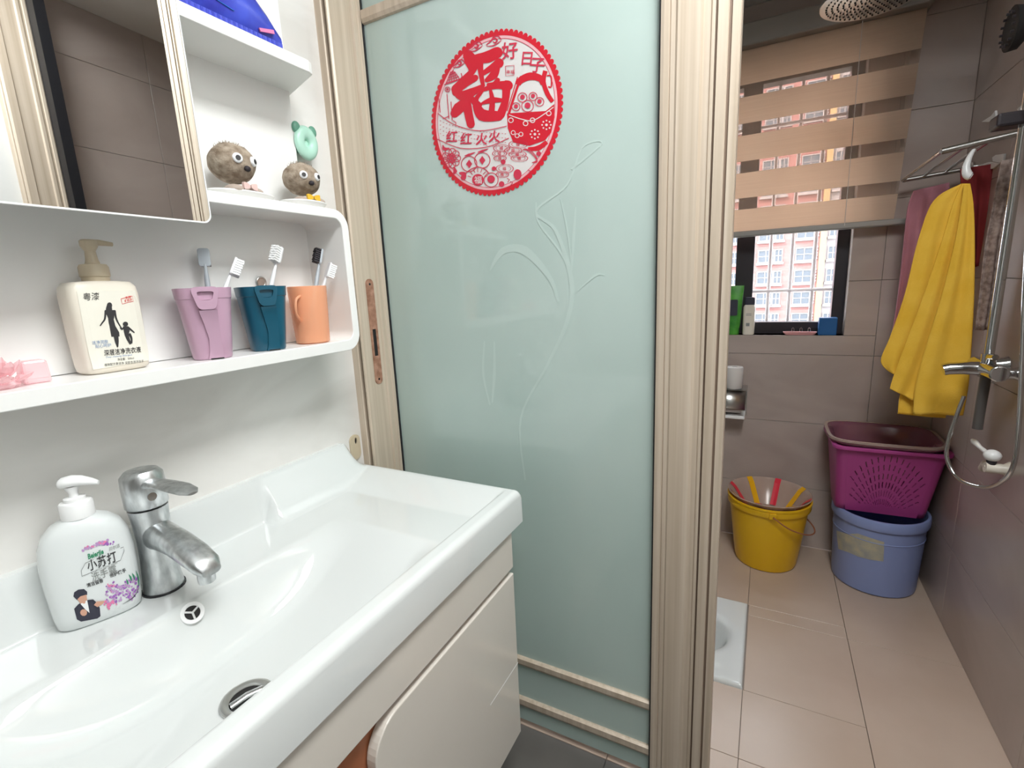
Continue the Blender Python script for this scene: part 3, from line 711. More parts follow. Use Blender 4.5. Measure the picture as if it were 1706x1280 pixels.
bm = nb(); lathe(bm, [(.030, 0), (.0335, .002), (.0345, .02), (.0385, .116), (.0375, .117), (.0365, .116), (.0325, .006)], 40); obj('cup_body', bm, m_ocup, pc, smooth=40)
bm = nb(); tube(bm, spline([(.016, -.031, .098), (.022, -.048, .09), (.02, -.05, .065), (.012, -.036, .05), (.008, -.033, .048)], 5), .0028, 8); obj('handle', bm, m_ocup, pc, smooth=50)
def toothbrush(label, base, tip, face, mh, mhead, mb, wide=1.0, L_head=.035):
    wide *= 1.4
    """handle from base to tip, bristles looking towards `face`"""
    t = thing('toothbrush', label, 'toothbrush', base, 0, 'toothbrushes in the mugs')
    b, e = Vector((0, 0, 0)), Vector(tip)-Vector(base); z = e.normalized(); L = e.length
    x = Vector(face); x = (x-z*x.dot(z)).normalized(); y = z.cross(x); R = Matrix((x, y, z)).transposed().to_4x4()
    bm = nb(); tube(bm, [(0, 0, 0), (0, 0, L*.4), (0, 0, L-L_head-.022), (0, 0, L-L_head-.006), (0, 0, L-L_head+.004)], [.005, .0052, .0042, .0028, .003], 10); obj('handle', xf(bm, R), mh, t, smooth=50)
    bm = nb(); prism(bm, rrect(-.0058*wide, .0058*wide, L-L_head, L, .0045, 5), lambda u, v: (-.0022, u, v), lambda u, v: (.0022, u, v)); obj('head', xf(bm, R), mhead, t, bevel=.001)
    bm = nb()
    for i in range(7):
        for j in range(3):
            cz = L-L_head+.004+i*(L_head-.008)/6; cy = (j-1)*.0034*wide
            box(bm, .0022, .0135+.0008*((i+j) % 2), cy-.0014*wide, cy+.0014*wide, cz-.0016, cz+.0016)
    obj('bristles', xf(bm, R), mb, t)
    return t
toothbrush('grey toothbrush with bristles turned to the wall, in the mauve mug', (-.866, .517, ZS+.012), (-.888, .536, 1.309), (-.75, .6, .1), m_brushgrey, m_brushgrey, m_bristledark, 1.15, .032)
toothbrush('white toothbrush leaning right, in the mauve mug', (-.849, .482, ZS+.012), (-.862, .578, 1.291), (.45, .85, -.1), m_brushwhite, m_brushwhite, m_bristle, 1.1)
toothbrush('white toothbrush with bristles facing the camera, in the dark teal mug', (-.852, .590, ZS+.012), (-.853, .665, 1.315), (.25, -.85, .2), m_brushwhite, m_brushwhite, m_bristle, 1.1)
toothbrush('grey toothbrush with dark bristles in the peach mug', (-.853, .705, ZS+.012), (-.862, .787-.012, 1.316), (-.3, -.95, .1), m_brushgrey, m_brushgrey, m_bristledark, 1.0)
toothbrush('white toothbrush with bristles to the right, in the peach mug', (-.842, .695, ZS+.012), (-.820, .757, 1.285), (.35, .9, .1), m_brushwhite, m_brushwhite, m_bristle, 1.0, .033)
rg = tag(obj('ring_stand', (lambda b: tube(b, [(0, .0095*math.cos(2*PI*i/20), .0095*math.sin(2*PI*i/20)) for i in range(21)], .0022, 8))(nb()), m_steel, smooth=60), 'small round metal ring behind the dark teal mug', 'ring')
p = at(439, 470, 'x', -.905); rg.location = (-.9125, p.y, p.z); rg.rotation_euler = (0, .1, 0)
bm = nb(); lathe(bm, [(.011, -.001), (.011, .0015)], 20); xf(bm, Matrix.Rotation(PI/2, 4, 'Y')); obj('wall_knob', bm, m_tan, rg)

# dolls on saucers (top of the box) and mint bear
ZT = 1.3925
def saucer(label, loc, rx, ry, rz):
    bm = nb(); n = 36
    loft(bm, [circ(a*rx, z, n, 0, 0, a*ry) for a, z in ((.72, 0), (.8, .001), (1.0, .0105), (.99, .0125), (.96, .012), (.74, .004))]); o = tag(obj('saucer', bm, m_lam, smooth=40), label, 'saucer', 'saucers under the dolls')
    o.location = loc; o.rotation_euler = (0, 0, rz); return o
def doll(label, loc, rz, R, bow):
    t = thing('grass_head_doll', label, 'figurine', loc, rz, 'dolls on the shelf box')
    bm = nb(); ball(bm, (0, 0, R*1.12+.019), R*1.02, R*1.12, R*.92, 36, 24)
    for v in bm.verts:
        k = noise.noise(v.co*90)*.0014+noise.noise(v.co*30+Vector((3, 1, 7)))*.002; d = (v.co-Vector((0, 0, R+.019))).normalized(); v.co += d*k
    hd = obj('head', bm, m_fuzz, t, smooth=70)
    bm = nb(); rn = random.Random(5)
    for i in range(70):
        a, b = rn.random()*2*PI, rn.random()*.75; q = Vector((R*1.0*math.sin(b)*math.cos(a), R*1.1*math.sin(b)*math.sin(a), R*1.12+.019+R*.9*math.cos(b)))
        e = q+Vector((rn.gauss(0, .002), rn.gauss(0, .002), .002+rn.random()*.003)); tube(bm, [q*.99, e], [.0006, .0002], 4)
    obj('tuft', bm, m_fuzz, hd)
    for s in (-1, 1):
        a = s*.40; c = Vector((R*1.0*math.cos(a), R*1.12*math.sin(a), R*1.12+.019+R*.05)); nn = Vector((math.cos(a), math.sin(a), .05))
        q = nn.to_track_quat('Z', 'Y').to_matrix().to_4x4(); q.translation = c
        bm = nb(); lathe(bm, [(R*.23, -.002), (R*.235, .001), (R*.2, .003), (R*.1, .004)], 20); ey = obj('eye', xf(bm, q), m_eyew, t, smooth=60)
        q2 = q.copy(); q2.translation = c+nn*.0035+Vector((0, 0, -.0005)); bm = nb(); lathe(bm, [(R*.12, -.001), (R*.12, .001)], 16); obj('pupil', xf(bm, q2), m_ink, ey)
    bm = nb(); ball(bm, (R*.98, 0, R*.80+.019-R*.05), R*.13, R*.17, R*.14, 14, 8); obj('nose', bm, m_bristledark, t, smooth=60)
    for s in (-1, 1):
        bm = nb(); ball(bm, (R*.55, s*R*.55, .0105), R*.5, R*.42, .0085, 18, 10); obj('foot', bm, m_tan, t, smooth=60)
    for s in (-1, 1):
        bm = nb(); loft(bm, [[(R*.98+x0, s*y, z) for x0, z in ((-.0025, .0165+h), (.0025, .0165+h), (.0025, .0165-h), (-.0025, .0165-h))] for y, h in ((.001, .002), (.006, .005), (.012, .006), (.014, .0045))])
        obj('bow', bm, m_bow if bow else M('pale_pink_ribbon', (.7, .5, .47), .7), t)
    return t
s1 = saucer('white oval saucer under the larger fuzzy doll', (-.853, .600, ZT), .036, .062, 0)
s2 = saucer('white oval saucer under the doll with the yellow bow', (-.848, .732, ZT), .036, .048, 0)
doll('larger brown fuzzy-headed doll with googly eyes beside the mirror', (-.858, .594, ZT+.0035), math.radians(6), .036, False)
doll('smaller brown fuzzy-headed doll with googly eyes and yellow bow', (-.858, .742, ZT+.0035), math.radians(-8), .0335, True)
B = thing('bear_hook', 'mint green bear-head ring on the wall above the small doll', 'ornament', (-.9185, .812, 1.545))
bm = nb(); rings = []
for k in range(13):
    t = k/12*PI; rings.append([((.006+.010*math.sin(t)), (.0245*(.5-.5*math.cos(t))*1.0+.0055)*math.cos(a), (.029*(.5-.5*math.cos(t))+.0065)*math.sin(a)) for a in [2*PI*i/28 for i in range(28)]])
loft(bm, rings, True, False); obj('face_ring', bm, m_mint, B, smooth=60)
bm = nb(); lathe(bm, [(.0065, 0), (.0065, .0055)], 16); xf(bm, Matrix.Rotation(PI/2, 4, 'Y')); obj('hole', bm, m_mintdark, B)
bm = nb(); lathe(bm, [(.016, -.022), (.016, .004)], 20); xf(bm, Matrix.Rotation(PI/2, 4, 'Y')); obj('suction_cup', bm, m_mintdark, B)
for s in (-1, 1):
    bm = nb(); ball(bm, (.006, s*.021, .027), .006, .0105, .0125, 16, 10); obj('ear', bm, m_mintdark, B, smooth=60)

# blue pack on the upper shelf
BP = thing('wipes_pack', 'blue foil pack lying on the upper shelf', 'pack', (0, 0, 1.6615))
bm = nb(); rings = []
for i in range(19):
    s = i/18; y = .30+.405*s; hh = .012+.105*math.sin(PI*min(1, max(0, .06+s*.93)))**.42
    rings.append([(-.868+.05*math.copysign(abs(math.cos(t))**.6, math.cos(t))*(1 if .06 < s < .94 else .9), y, .0006+hh*(.5+.5*math.copysign(abs(math.sin(t))**.7, math.sin(t)))+(.0025*math.sin(9*s*PI+t*2) if math.sin(t) > .1 else 0)) for t in [2*PI*k/22 for k in range(22)]])
loft(bm, rings); bp = obj('pack_body', bm, m_bluebag, BP, smooth=60)
bm = nb(); box(bm, -.8195, -.8165, .31, .70, .0045, .0125); cr = obj('crimped_seam', bm, m_bagseam, bp)
for i in range(40): box_ = obj('crimp', bx(-.8165, -.8158, .335+i*.009, .339+i*.009, .005, .012), m_bluebag, cr) if i == 0 else link(bpy.data.objects.new('crimp', crm), cr); crm = box_.data; box_.location = (0, i*.009 if i else 0, 0)
bm = nb(); prism(bm, [(.58, .034), (.62, .05), (.64, .045), (.61, .03)], lambda u, v: (-.8185+.0-.02*(v > .04), u, v), lambda u, v: (-.8170-.02*(v > .04), u, v)); obj('printed_patch', bm, m_bag2, bp)
bm = nb(); prism(bm, [(.655, .022), (.685, .030), (.686, .024), (.657, .017)], lambda u, v: (-.8195, u, v), lambda u, v: (-.8168, u, v)); obj('printed_patch', bm, m_pink_ink, bp)
# hook plate stuck on the wall behind the basin corner
p = at(590, 738, 'x', XW)
hp = thing('hook_plate', 'beige plastic hanger plate on the wall behind the basin corner', 'hook', (XW, p.y, p.z))
bm = nb(); frame(bm, rrect(-.017, .017, -.045, .022, .016, 6), [(.004*math.cos(a)+.003, .009*math.sin(a)+.005) for a in [PI*1.25+2*PI*i/28 for i in range(28)]], lambda u, v: (.0005, u, v), lambda u, v: (.004, u, v)); obj('plate', bm, m_creamdark, hp)
bm = nb(); prism(bm, [(.004*math.cos(a)+.003, .009*math.sin(a)+.005) for a in [2*PI*i/16 for i in range(16)]], lambda u, v: (.0003, u, v), lambda u, v: (.001, u, v)); obj('keyhole', bm, m_hole, hp)
#PART2
# ================================================================== ROUND NEW-YEAR STICKER ON THE GLASS
def SK(eps): return lambda u, v, k=0: at(690+u/3.879, 20+v/3.879, 'y', YD-eps-k)
qs = [SK(0)(*q) for q in ((110, 700), (965, 600), (590, 90), (480, 1195))]
scx = (qs[0].x+qs[1].x)/2; scz = (qs[2].z+qs[3].z)/2; SR = ((qs[1].x-qs[0].x)+(qs[2].z-qs[3].z))/4
ST = thing('window_sticker', 'round red and white good-fortune sticker on the green glass door', 'sticker', (scx, YD-.0003, scz))
def sl(f): return lambda u, v, k=0: f(u, v, k)-Vector(ST.location)
w0 = lambda e: (lambda u, v, k=0: (u, -e-k, v))
bm = nb(); prism(bm, [(.93*SR*math.cos(2*PI*i/72), .93*SR*math.sin(2*PI*i/72)) for i in range(72)], w0(.0), w0(.0004)); film = obj('clear_film', bm, m_pinkfilm, ST)
n = 84*6; out_, in_ = [], []
for i in range(n):
    a = 2*PI*i/n; s_ = abs(math.sin(a*42)); r_ = SR*(.965+.035*s_**.6); out_.append((r_*math.cos(a), r_*math.sin(a))); in_.append((SR*.925*math.cos(a), SR*.925*math.sin(a)))
bm = nb(); frame(bm, out_, in_, w0(0), w0(.0008)); obj('scalloped_rim', bm, m_red, ST)
bm = nb(); ring2(bm, 0, 0, SR*.89, SR*.006, w0(.0007), 90); obj('line_ring', bm, m_redthin, ST)
bm = nb(); ring2(bm, 0, 0, SR*.908, SR*.03, w0(.0006), 90); obj('pink_ring', bm, m_pinkband, ST)
F = sl(SK(.0013)); F2 = sl(SK(.0017)); F3 = sl(SK(.0021))
bm = nb()
for pts, w in (([(350, 280), (368, 320), (372, 365)], [70, 88, 46]), ([(405, 350), (345, 420), (275, 500)], [24, 50, 70]), ([(268, 520), (310, 470), (395, 425)], [46, 60, 40]), ([(265, 500), (300, 540), (370, 520), (440, 480)], [30, 60, 56, 24]),
               ([(345, 540), (345, 620), (366, 725)], [34, 56, 52]), ([(345, 560), (290, 620), (262, 655)], [34, 74, 56]), ([(370, 555), (400, 590), (425, 600)], [30, 50, 30]),
               ([(405, 300), (470, 292), (535, 262)], [56, 76, 74]), ([(425, 330), (432, 400), (446, 475)], [44, 32, 24]), ([(440, 400), (500, 360), (548, 330)], [28, 40, 62]), ([(470, 440), (515, 405), (535, 360)], [30, 56, 40]), ([(480, 470), (520, 470), (540, 440)], [24, 44, 30]),
               ([(398, 610), (402, 560), (440, 510)], [40, 30, 20]), ([(440, 505), (530, 475), (605, 475)], [20, 44, 66]), ([(596, 470), (590, 570), (560, 660)], [58, 46, 56]), ([(396, 590), (440, 665), (545, 672)], [40, 78, 62]), ([(490, 490), (505, 570), (500, 650)], [14, 34, 40]), ([(440, 590), (500, 570), (570, 570)], [16, 40, 22])):
    stroke2(bm, pts, w, F, 5, True)
obj('character', bm, m_red, ST)['label'] = 'big red brush-written character'
bm = nb()
text2(bm, '好', F2, 566, 300, 118, .014, .1, .12, .92); text2(bm, '日', F2, 678, 335, 100, .014, .1, -.02, .95); text2(bm, '子', F2, 738, 380, 110, .014, .1, -.05, .95); obj('lettering', bm, m_redthin, ST)
bm = nb()
for s, x, y in (('红', 204, 838), ('红', 296, 852), ('火', 396, 852), ('火', 478, 836)): text2(bm, s, F2, x, y, 82, .02, .1, .03, .92)
obj('lettering', bm, m_redthin, ST)
bm = nb(); stroke2(bm, [(590, 350), (645, 345), (645, 408), (592, 412), (590, 350)], 4, F2, 1); text2(bm, '幸福', F2, 594, 398, 28, .005); obj('seal_mark', bm, m_redthin, ST)
bm = nb(); poly2(bm, [(600, 655), (690, 678), (765, 690), (850, 640), (905, 595), (908, 680), (885, 780), (845, 830), (745, 865), (640, 842), (605, 750)], F)
for pts, w in (([(692, 415), (655, 520), (612, 655)], 16), ([(668, 420), (635, 530), (600, 640)], 6), ([(672, 470), (690, 440), (750, 415), (815, 430), (830, 470)], [30, 44, 50, 44, 24]), ([(848, 380), (836, 450), (862, 530), (895, 580)], [30, 28, 30, 26]), ([(858, 412), (884, 416), (886, 482), (866, 482)], 9), ([(735, 885), (800, 880), (858, 840)], [20, 34, 26])):
    stroke2(bm, pts, w, F, 4)
obj('basket_print', bm, m_red, ST)
bm = nb()
for x, y in ((625, 700), (720, 720), (765, 700), (870, 655)): ring2(bm, x, y, 15, 6, F2, 14)
stroke2(bm, [(612, 665), (690, 692), (765, 702), (840, 660), (900, 615)], 6, F2)
for x, y in ((780, 790), (855, 730)):
    disc2(bm, x, y, 9, F2, 8)
    for k in range(8): disc2(bm, x+28*math.cos(k*PI/4), y+28*math.sin(k*PI/4), 6, F2, 6)
for x, y in ((640, 780), (665, 800), (690, 790)): ring2(bm, x, y, 13, 5, F2, 12)
obj('basket_trim', bm, m_pinkfilm, ST)
bm = nb()
for x, y, r in ((700, 552, 30), (768, 545, 26), (733, 607, 38), (810, 580, 28), (658, 612, 26)): ring2(bm, x, y, r, 5, F2, 18); disc2(bm, x, y-3, r*.52, F2, 12)
for x, y, r, q in ((672, 855, 60, 26), (565, 880, 52, 24), (640, 895, 56, 22), (668, 920, 56, 22), (680, 945, 54, 22), (552, 915, 46, 20), (585, 1012, 56, 28), (570, 1050, 40, 20), (555, 945, 40, 18)):
    ring2(bm, x, y, r, 5, F2, 28, q); ring2(bm, x, y, r*.7, 3, F2, 24, q*.7); text2(bm, '福', F2, x-14, y+9, 24, .01)
for k in range(3): stroke2(bm, [(700+k*6, 890-k*4), (740+k*10, 900), (795, 960-k*4), (780-k*10, 975)], 4, F2)
obj('coin_print', bm, m_redthin, ST)
bm = nb()
for k in range(9):
    a = k*2*PI/9; ring2(bm, 240+38*math.cos(a), 945+42*math.sin(a), 22, 5, F2, 14)
for k in range(5):
    a = k*2*PI/5; ring2(bm, 240+16*math.cos(a), 945+18*math.sin(a), 15, 5, F2, 12)
disc2(bm, 240, 945, 12, F2, 10)
for pts, w in (([(185, 860), (195, 885), (230, 880)], [4, 24, 4]), ([(255, 1000), (265, 1030), (250, 1050)], [4, 26, 4]), ([(290, 1040), (320, 1050), (330, 1080)], [6, 36, 6])): stroke2(bm, pts, w, F2, 4)
obj('flower_print', bm, m_redthin, ST)
bm = nb()
for x, y in ((355, 982), (440, 958)):
    ring2(bm, x, y, 50, 5, F2, 24); poly2(bm, [(x-20, y), (x, y-28), (x+20, y), (x, y+28)], F2); stroke2(bm, [(x-30, y-52), (x, y-60), (x+40, y-75)], [3, 14, 3], F2, 4)
disc2(bm, 412, 1085, 38, F2, 24); stroke2(bm, [(335, 1040), (370, 1015), (412, 1003), (455, 1015), (485, 1045)], 6, F2)
for k in range(7): stroke2(bm, [(412+46*math.cos(PI+.35+k*.4), 1085+50*math.sin(PI+.35+k*.4)), (412+70*math.cos(PI+.35+k*.4), 1085+74*math.sin(PI+.35+k*.4))], 4, F2, 1)
ring2(bm, 497, 1085, 46, 5, F2, 22); disc2(bm, 497, 1080, 25, F2, 14)
disc2(bm, 668, 1050, 26, F2, 16, 34); disc2(bm, 565, 1112, 18, F2, 14); disc2(bm, 318, 1070, 17, F2, 12); disc2(bm, 805, 915, 16, F2, 12); disc2(bm, 575, 968, 16, F2, 12); disc2(bm, 515, 1012, 14, F2, 12)
for x, y in ((620, 1095), (735, 1020), (600, 1075)): stroke2(bm, [(x, y), (x+16, y+8), (x+4, y+26)], 5, F2, 1)
obj('fruit_print', bm, m_redthin, ST)
bm = nb(); text2(bm, '福', F3, 388, 1105, 52, .01); obj('round_character', bm, m_pinkfilm, ST)
bm = nb()
for x, y, s in ((395, 222, 1), (515, 187, 1.05), (288, 332, .8)):
    stroke2(bm, [(x-50*s, y+26*s), (x-20*s, y+2*s), (x, y-18*s), (x+20*s, y-4*s), (x+6*s, y+12*s), (x-6*s, y+2*s)], [4, 9, 11, 10, 9, 5], F2); stroke2(bm, [(x-46*s, y+32*s), (x, y+28*s), (x+45*s, y-2*s)], [4, 8, 4], F2); stroke2(bm, [(x-10*s, y-22*s), (x+26*s, y-30*s), (x+46*s, y-6*s)], [4, 8, 4], F2)
obj('cloud_print', bm, m_redthin, ST)
bm = nb()
for k in range(5): stroke2(bm, [(205+k*9, 460-k*18), (300-k*11, 430-k*13)], 5, F2, 1)
for k in range(6): stroke2(bm, [(208+k*17, 462-k*6), (236+k*5, 385)], 5, F2, 1)
ring2(bm, 215, 500, 16, 5, F2, 14); disc2(bm, 215, 500, 8, F2, 10); stroke2(bm, [(195, 470), (300, 430), (303, 395)], 6, F2)
for pts in ([(212, 530), (225, 690)], [(160, 560), (168, 650)], [(185, 690), (228, 672)], [(238, 580), (246, 700)], [(250, 700), (270, 715), (268, 735)]): stroke2(bm, pts, 5, F2, 1)
obj('pavilion_print', bm, m_redthin, ST)
bm = nb(); stroke2(bm, [(152, 655), (260, 728), (420, 768), (597, 738)], 5, F2); stroke2(bm, [(150, 822), (300, 880), (470, 872), (612, 815)], 5, F2)
for i in range(22):
    for j in range(4):
        u = 165+i*20; t = (u-150)/450; v0_ = 670+115*t**.5*(1 if t < .8 else .93); stroke2(bm, [(u, v0_+12+j*28), (u+9, v0_+12+j*28)], 3, F2, 1)
obj('ribbon_print', bm, m_redthin, ST)

# ================================================================== SHOWER ROOM
# squat pan
sq = thing('squat_toilet', 'white ceramic squat toilet pan set into the floor', 'toilet', (0, 0, 0))
xs2 = grid_axis(PX0, PX1, 60, [(PX1-.012, PX1, 8)]); ys2 = grid_axis(PY0, PY1, 50, [(PY0, PY0+.012, 6), (PY1-.012, PY1, 6)])
def pan_h(x, y):
    h = .010; e = min(PX1-x, x-PX0, y-PY0, PY1-y)
    if e < .01: h -= .01-math.sqrt(max(0, .0001-(.01-e)**2))
    cy = (PY0+PY1)/2; dx = max(0, x-(-.16), (-.47)-x); r = math.hypot(dx, y-cy)
    return h-.11*sstep(.108, .055, r)-.006*sstep(.125, .10, r)
bm = nb(); VV = [[bm.verts.new((x, y, pan_h(x, y))) for y in ys2] for x in xs2]
for i in range(len(xs2)-1):
    for j in range(len(ys2)-1): bm.faces.new((VV[i][j], VV[i+1][j], VV[i+1][j+1], VV[i][j+1]))
rm = [VV[i][0] for i in range(len(xs2))]+[VV[-1][j] for j in range(1, len(ys2))]+[VV[i][-1] for i in range(len(xs2)-2, -1, -1)]+[VV[0][j] for j in range(len(ys2)-2, 0, -1)]
lw = [bm.verts.new((v.co.x, v.co.y, -.05)) for v in rm]
for i in range(len(rm)): bm.faces.new((rm[i], lw[i], lw[(i+1) % len(rm)], rm[(i+1) % len(rm)]))
o = obj('pan', bm, m_cer, sq); sm(o, 60)
bm = nb(); lathe(bm, [(.035, -.104), (.035, -.102)], 24, True, True, -.44, (PY0+PY1)/2); obj('outlet', bm, m_hole, sq)

# yellow bucket with a striped clear basin in it
yb = thing('bucket', 'yellow plastic bucket with wire handle standing by the end wall', 'bucket', (.048, 2.205, 0))
bm = nb(); lathe(bm, [(.105, 0), (.116, .004), (.121, .02), (.15, .262), (.157, .263), (.159, .268), (.158, .288), (.161, .29), (.161, .297), (.154, .298), (.150, .29), (.117, .008)], 56); obj('bucket_body', bm, m_ybucket, yb, smooth=35)
for a in (-PI/2+.1, PI/2+.1):
    bm = nb(); box(bm, .15, .166, -.013, .013, .262, .288); xf(bm, Matrix.Rotation(a, 4, 'Z')); obj('handle_ear', bm, m_ybucket, yb, bevel=.003)
bm = nb(); tube(bm, spline([(.166*math.cos(a)*(1.0+.06*math.sin(b)), .17*math.sin(a), .275-.105*math.sin(b)**.8) for a, b in [(-PI/2+.1+PI*i/10, PI*i/10) for i in range(11)]], 4), .0028, 8); obj('handle', bm, m_terra, yb, smooth=60)
cb = thing('striped_basin', 'clear tan wash basin with red and yellow stripes nested in the yellow bucket', 'basin', (.048, 2.205, .212))
lev = [(.075, 0), (.085, .002), (.143, .085), (.157, .098), (.160, .103), (.157, .105), (.139, .090), (.083, .006)]
bm = nb(); lathe(bm, lev, 56); obj('basin_body', bm, m_basin, cb, smooth=40)
for k in range(8):
    a = PI/8+k*PI/4+.15; bm = nb()
    rings = []
    for r, z in ((.082, .008), (.1375, .0905), (.1565, .1062)):
        rings.append([((r-.0008)*math.cos(a+s), (r-.0008)*math.sin(a+s), z+.0006) for s in (-.11*.11/r, 0, .11*.11/r)])
    loft(bm, rings, False, False, False); obj('stripe', bm, m_stripred if k % 2 else m_stripyel, cb, solid=.001)

bb = thing('bucket', 'pale blue plastic bucket with worn label under the magenta basket', 'bucket', (.432, 2.214, 0))
bm = nb(); lathe(bm, [(.128, 0), (.137, .005), (.139, .02), (.148, .27), (.155, .272), (.157, .278), (.1565, .305), (.154, .31), (.146, .31), (.143, .3), (.134, .008)], 56); bo_ = obj('bucket_body', bm, m_bbucket, bb, smooth=35)
bm = nb(); loft(bm, [circ(.1465, .218, 56), circ(.1485, .221, 56), circ(.1468, .224, 56)], False, False); obj('bucket_rib', bm, m_bbucket, bb, smooth=40)
bm = nb()
def bw(px, py):
    d = fw+rt*((px-853)/FPX)-up*((py-640)/FPX); best = 0
    o = CAM-Vector(bb.location); a_ = d.x**2+d.y**2; r_ = .1455; b_ = 2*(o.x*d.x+o.y*d.y); c_ = o.x**2+o.y**2-r_*r_; D_ = max(0, b_*b_-4*a_*c_); t = (-b_-math.sqrt(D_))/(2*a_)
    p = o+d*t; rr = .139+.009*min(1, max(0, (p.z-.02)/.25))+.0011; q = math.hypot(p.x, p.y); return Vector((p.x/q*rr, p.y/q*rr, p.z))
NC_ = 16
T_ = [(1394, 884), (1412, 890), (1430, 889), (1450, 896), (1473, 903)]; B_ = [(1396, 915), (1412, 920), (1430, 928), (1450, 933), (1472, 936)]
def li_(P, t):
    i = min(int(t*4), 3); q = t*4-i; return (P[i][0]+(P[i+1][0]-P[i][0])*q, P[i][1]+(P[i+1][1]-P[i][1])*q)
def bl_(t, k): a, b = li_(T_, t), li_(B_, t); return bw(a[0]+(b[0]-a[0])*k, a[1]+(b[1]-a[1])*k)
loft(bm, [[bl_(i/NC_, k/4) for i in range(NC_+1)] for k in range(5)], False, False, False); obj('paper_label', bm, m_sticker, bo_)

# magenta basket on the bucket, slots cut through
mb = thing('laundry_basket', 'magenta slotted plastic basket on top of the blue bucket', 'basket', (.418, 2.215, .3112), math.radians(2))
def bsec(hx, hy, z, r=5): return circ(hx, z, 48, 0, 0, hy, r)
H1, A0, B0, A1, B1 = .275, .140, .072, .164, .138
bm = nb()                     # side and back walls; the front wall is a slotted panel of its own
def half(t): return A0+(A1-A0)*t, B0+(B1-B0)*t
def wallpt(s, t):             # path round the three other sides, front corners rounded
    a, b = half(t); r = .03
    P = [(-a+r, -b)]+[(-a+r-r*math.sin(q*PI/10), -b+r-r*math.cos(q*PI/10)) for q in range(6)]+[(-a+r-r*math.cos(q*PI/10), b-r+r*math.sin(q*PI/10)) for q in range(6)]+[(a-r+r*math.sin(q*PI/10), b-r+r*math.cos(q*PI/10)) for q in range(6)]+[(a-r+r*math.cos(q*PI/10), -b+r-r*math.sin(q*PI/10)) for q in range(6)]+[(a-r, -b)]
    return P
loft(bm, [[(x, y, H1*t) for x, y in wallpt(0, t)] for t in (0, .1, .5, .9, 1)], False, False, False); obj('side_wall', bm, m_basket, mb, smooth=40, solid=.003)
obj('bottom', prism(nb(), wallpt(0, 0), lambda u, v: (u, v, .0), lambda u, v: (u, v, .004)), m_basket, mb)
# front panel with real slots: grid of quads, slot cells removed
bm = nb(); r = .03
def fp(u, t):
    a, b = half(t); return (u*(a-r), -b, H1*t)
NU, NV = 150, 84; cut = set()
for row in range(6):
    for k in range(-9, 10):
        an = k*.125; R0 = .30+row*.145*1.0; L = .085
        for q in range(10):
            rr = R0+L*q/9; u = math.sin(an)*rr*1.05; t = -.12+math.cos(an)*rr*.93
            if abs(u) > .90 or t > .92 or t < .13: continue
            i = int((u+1)/2*NU); j = int(t*NV)
            cut.add((i, j))
            if R0 > .5: cut.add((i+1, j))
VVf = [[bm.verts.new(fp(-1+2*i/NU, j/NV)) for j in range(NV+1)] for i in range(NU+1)]
for i in range(NU):
    for j in range(NV):
        if (i, j) not in cut: bm.faces.new((VVf[i][j], VVf[i+1][j], VVf[i+1][j+1], VVf[i][j+1]))
obj('slotted_front', bm, m_basket, mb, solid=.003)
bm = nb(); a, b = A1, B1
frame(bm, rrect(-a-.014, a+.014, -b-.014, b+.014, .04, 6), rrect(-a+.001, a-.001, -b+.001, b-.001, .03, 6), lambda u, v: (u, v, H1-.012), lambda u, v: (u, v, H1+.001)); obj('rim', bm, m_basket, mb, bevel=.003)
pb_ = thing('plum_basin', 'plum translucent basin nested in the magenta basket', 'basin', (.410, 2.210, .5885))
bm = nb(); loft(bm, [circ(x, z, 48, 0, 0, y, 4.5) for x, y, z in ((.12, .095, -.13), (.125, .1, -.128), (.155, .13, .002), (.172, .145, .004), (.174, .147, .012), (.172, .145, .020), (.166, .139, .020), (.15, .126, .006), (.122, .097, -.122))]); obj('basin_body', bm, m_dkbasin, pb_, smooth=40)
bm = nb(); loft(bm, [circ(x, z, 48, 0, 0, y, 4.5) for x, y, z in ((.1745, .1475, .010), (.179, .152, .014), (.179, .152, .022), (.1725, .1455, .0225), (.168, .141, .0215))], False, False); obj('basin_rim', bm, m_basin, pb_, smooth=40)

# toilet paper holder and spare roll
tp = thing('paper_holder', 'chrome toilet paper holder with curved cover on the end wall', 'paper holder', (-.135, YE, .60))
bm = nb(); n = 16
loft(bm, [[(x, -.065-.058*math.sin(PI*.62*i/n)+.0, .07+.062*math.cos(PI*.62*i/n)) for i in range(n+1)] for x in (-.072, .072)], False, False, False); obj('cover', bm, m_steel, tp, smooth=60, solid=.0015)
obj('top_tray', bx(-.075, .075, -.115, 0, .1325, .1355), m_steel, tp); obj('lower_lip', bx(-.072, .072, -.1, 0, 0, .014), m_white, tp, bevel=.003); obj('back_plate', bx(-.075, .075, -.004, 0, 0, .135), m_steel, tp)
bm = nb(); tube(bm, [(-.055, -.06, .068), (.055, -.06, .068)], .048, 28); obj('paper_roll', bm, m_paper, tp, smooth=50)
rl = tag(obj('toilet_roll', lathe(nb(), [(.033, 0), (.035, .003), (.035, .092), (.033, .095), (.012, .095), (.012, .08)], 32), m_paper, smooth=40), 'white paper roll standing on the chrome holder', 'paper roll'); rl.location = (-.113, 2.3, .7362)

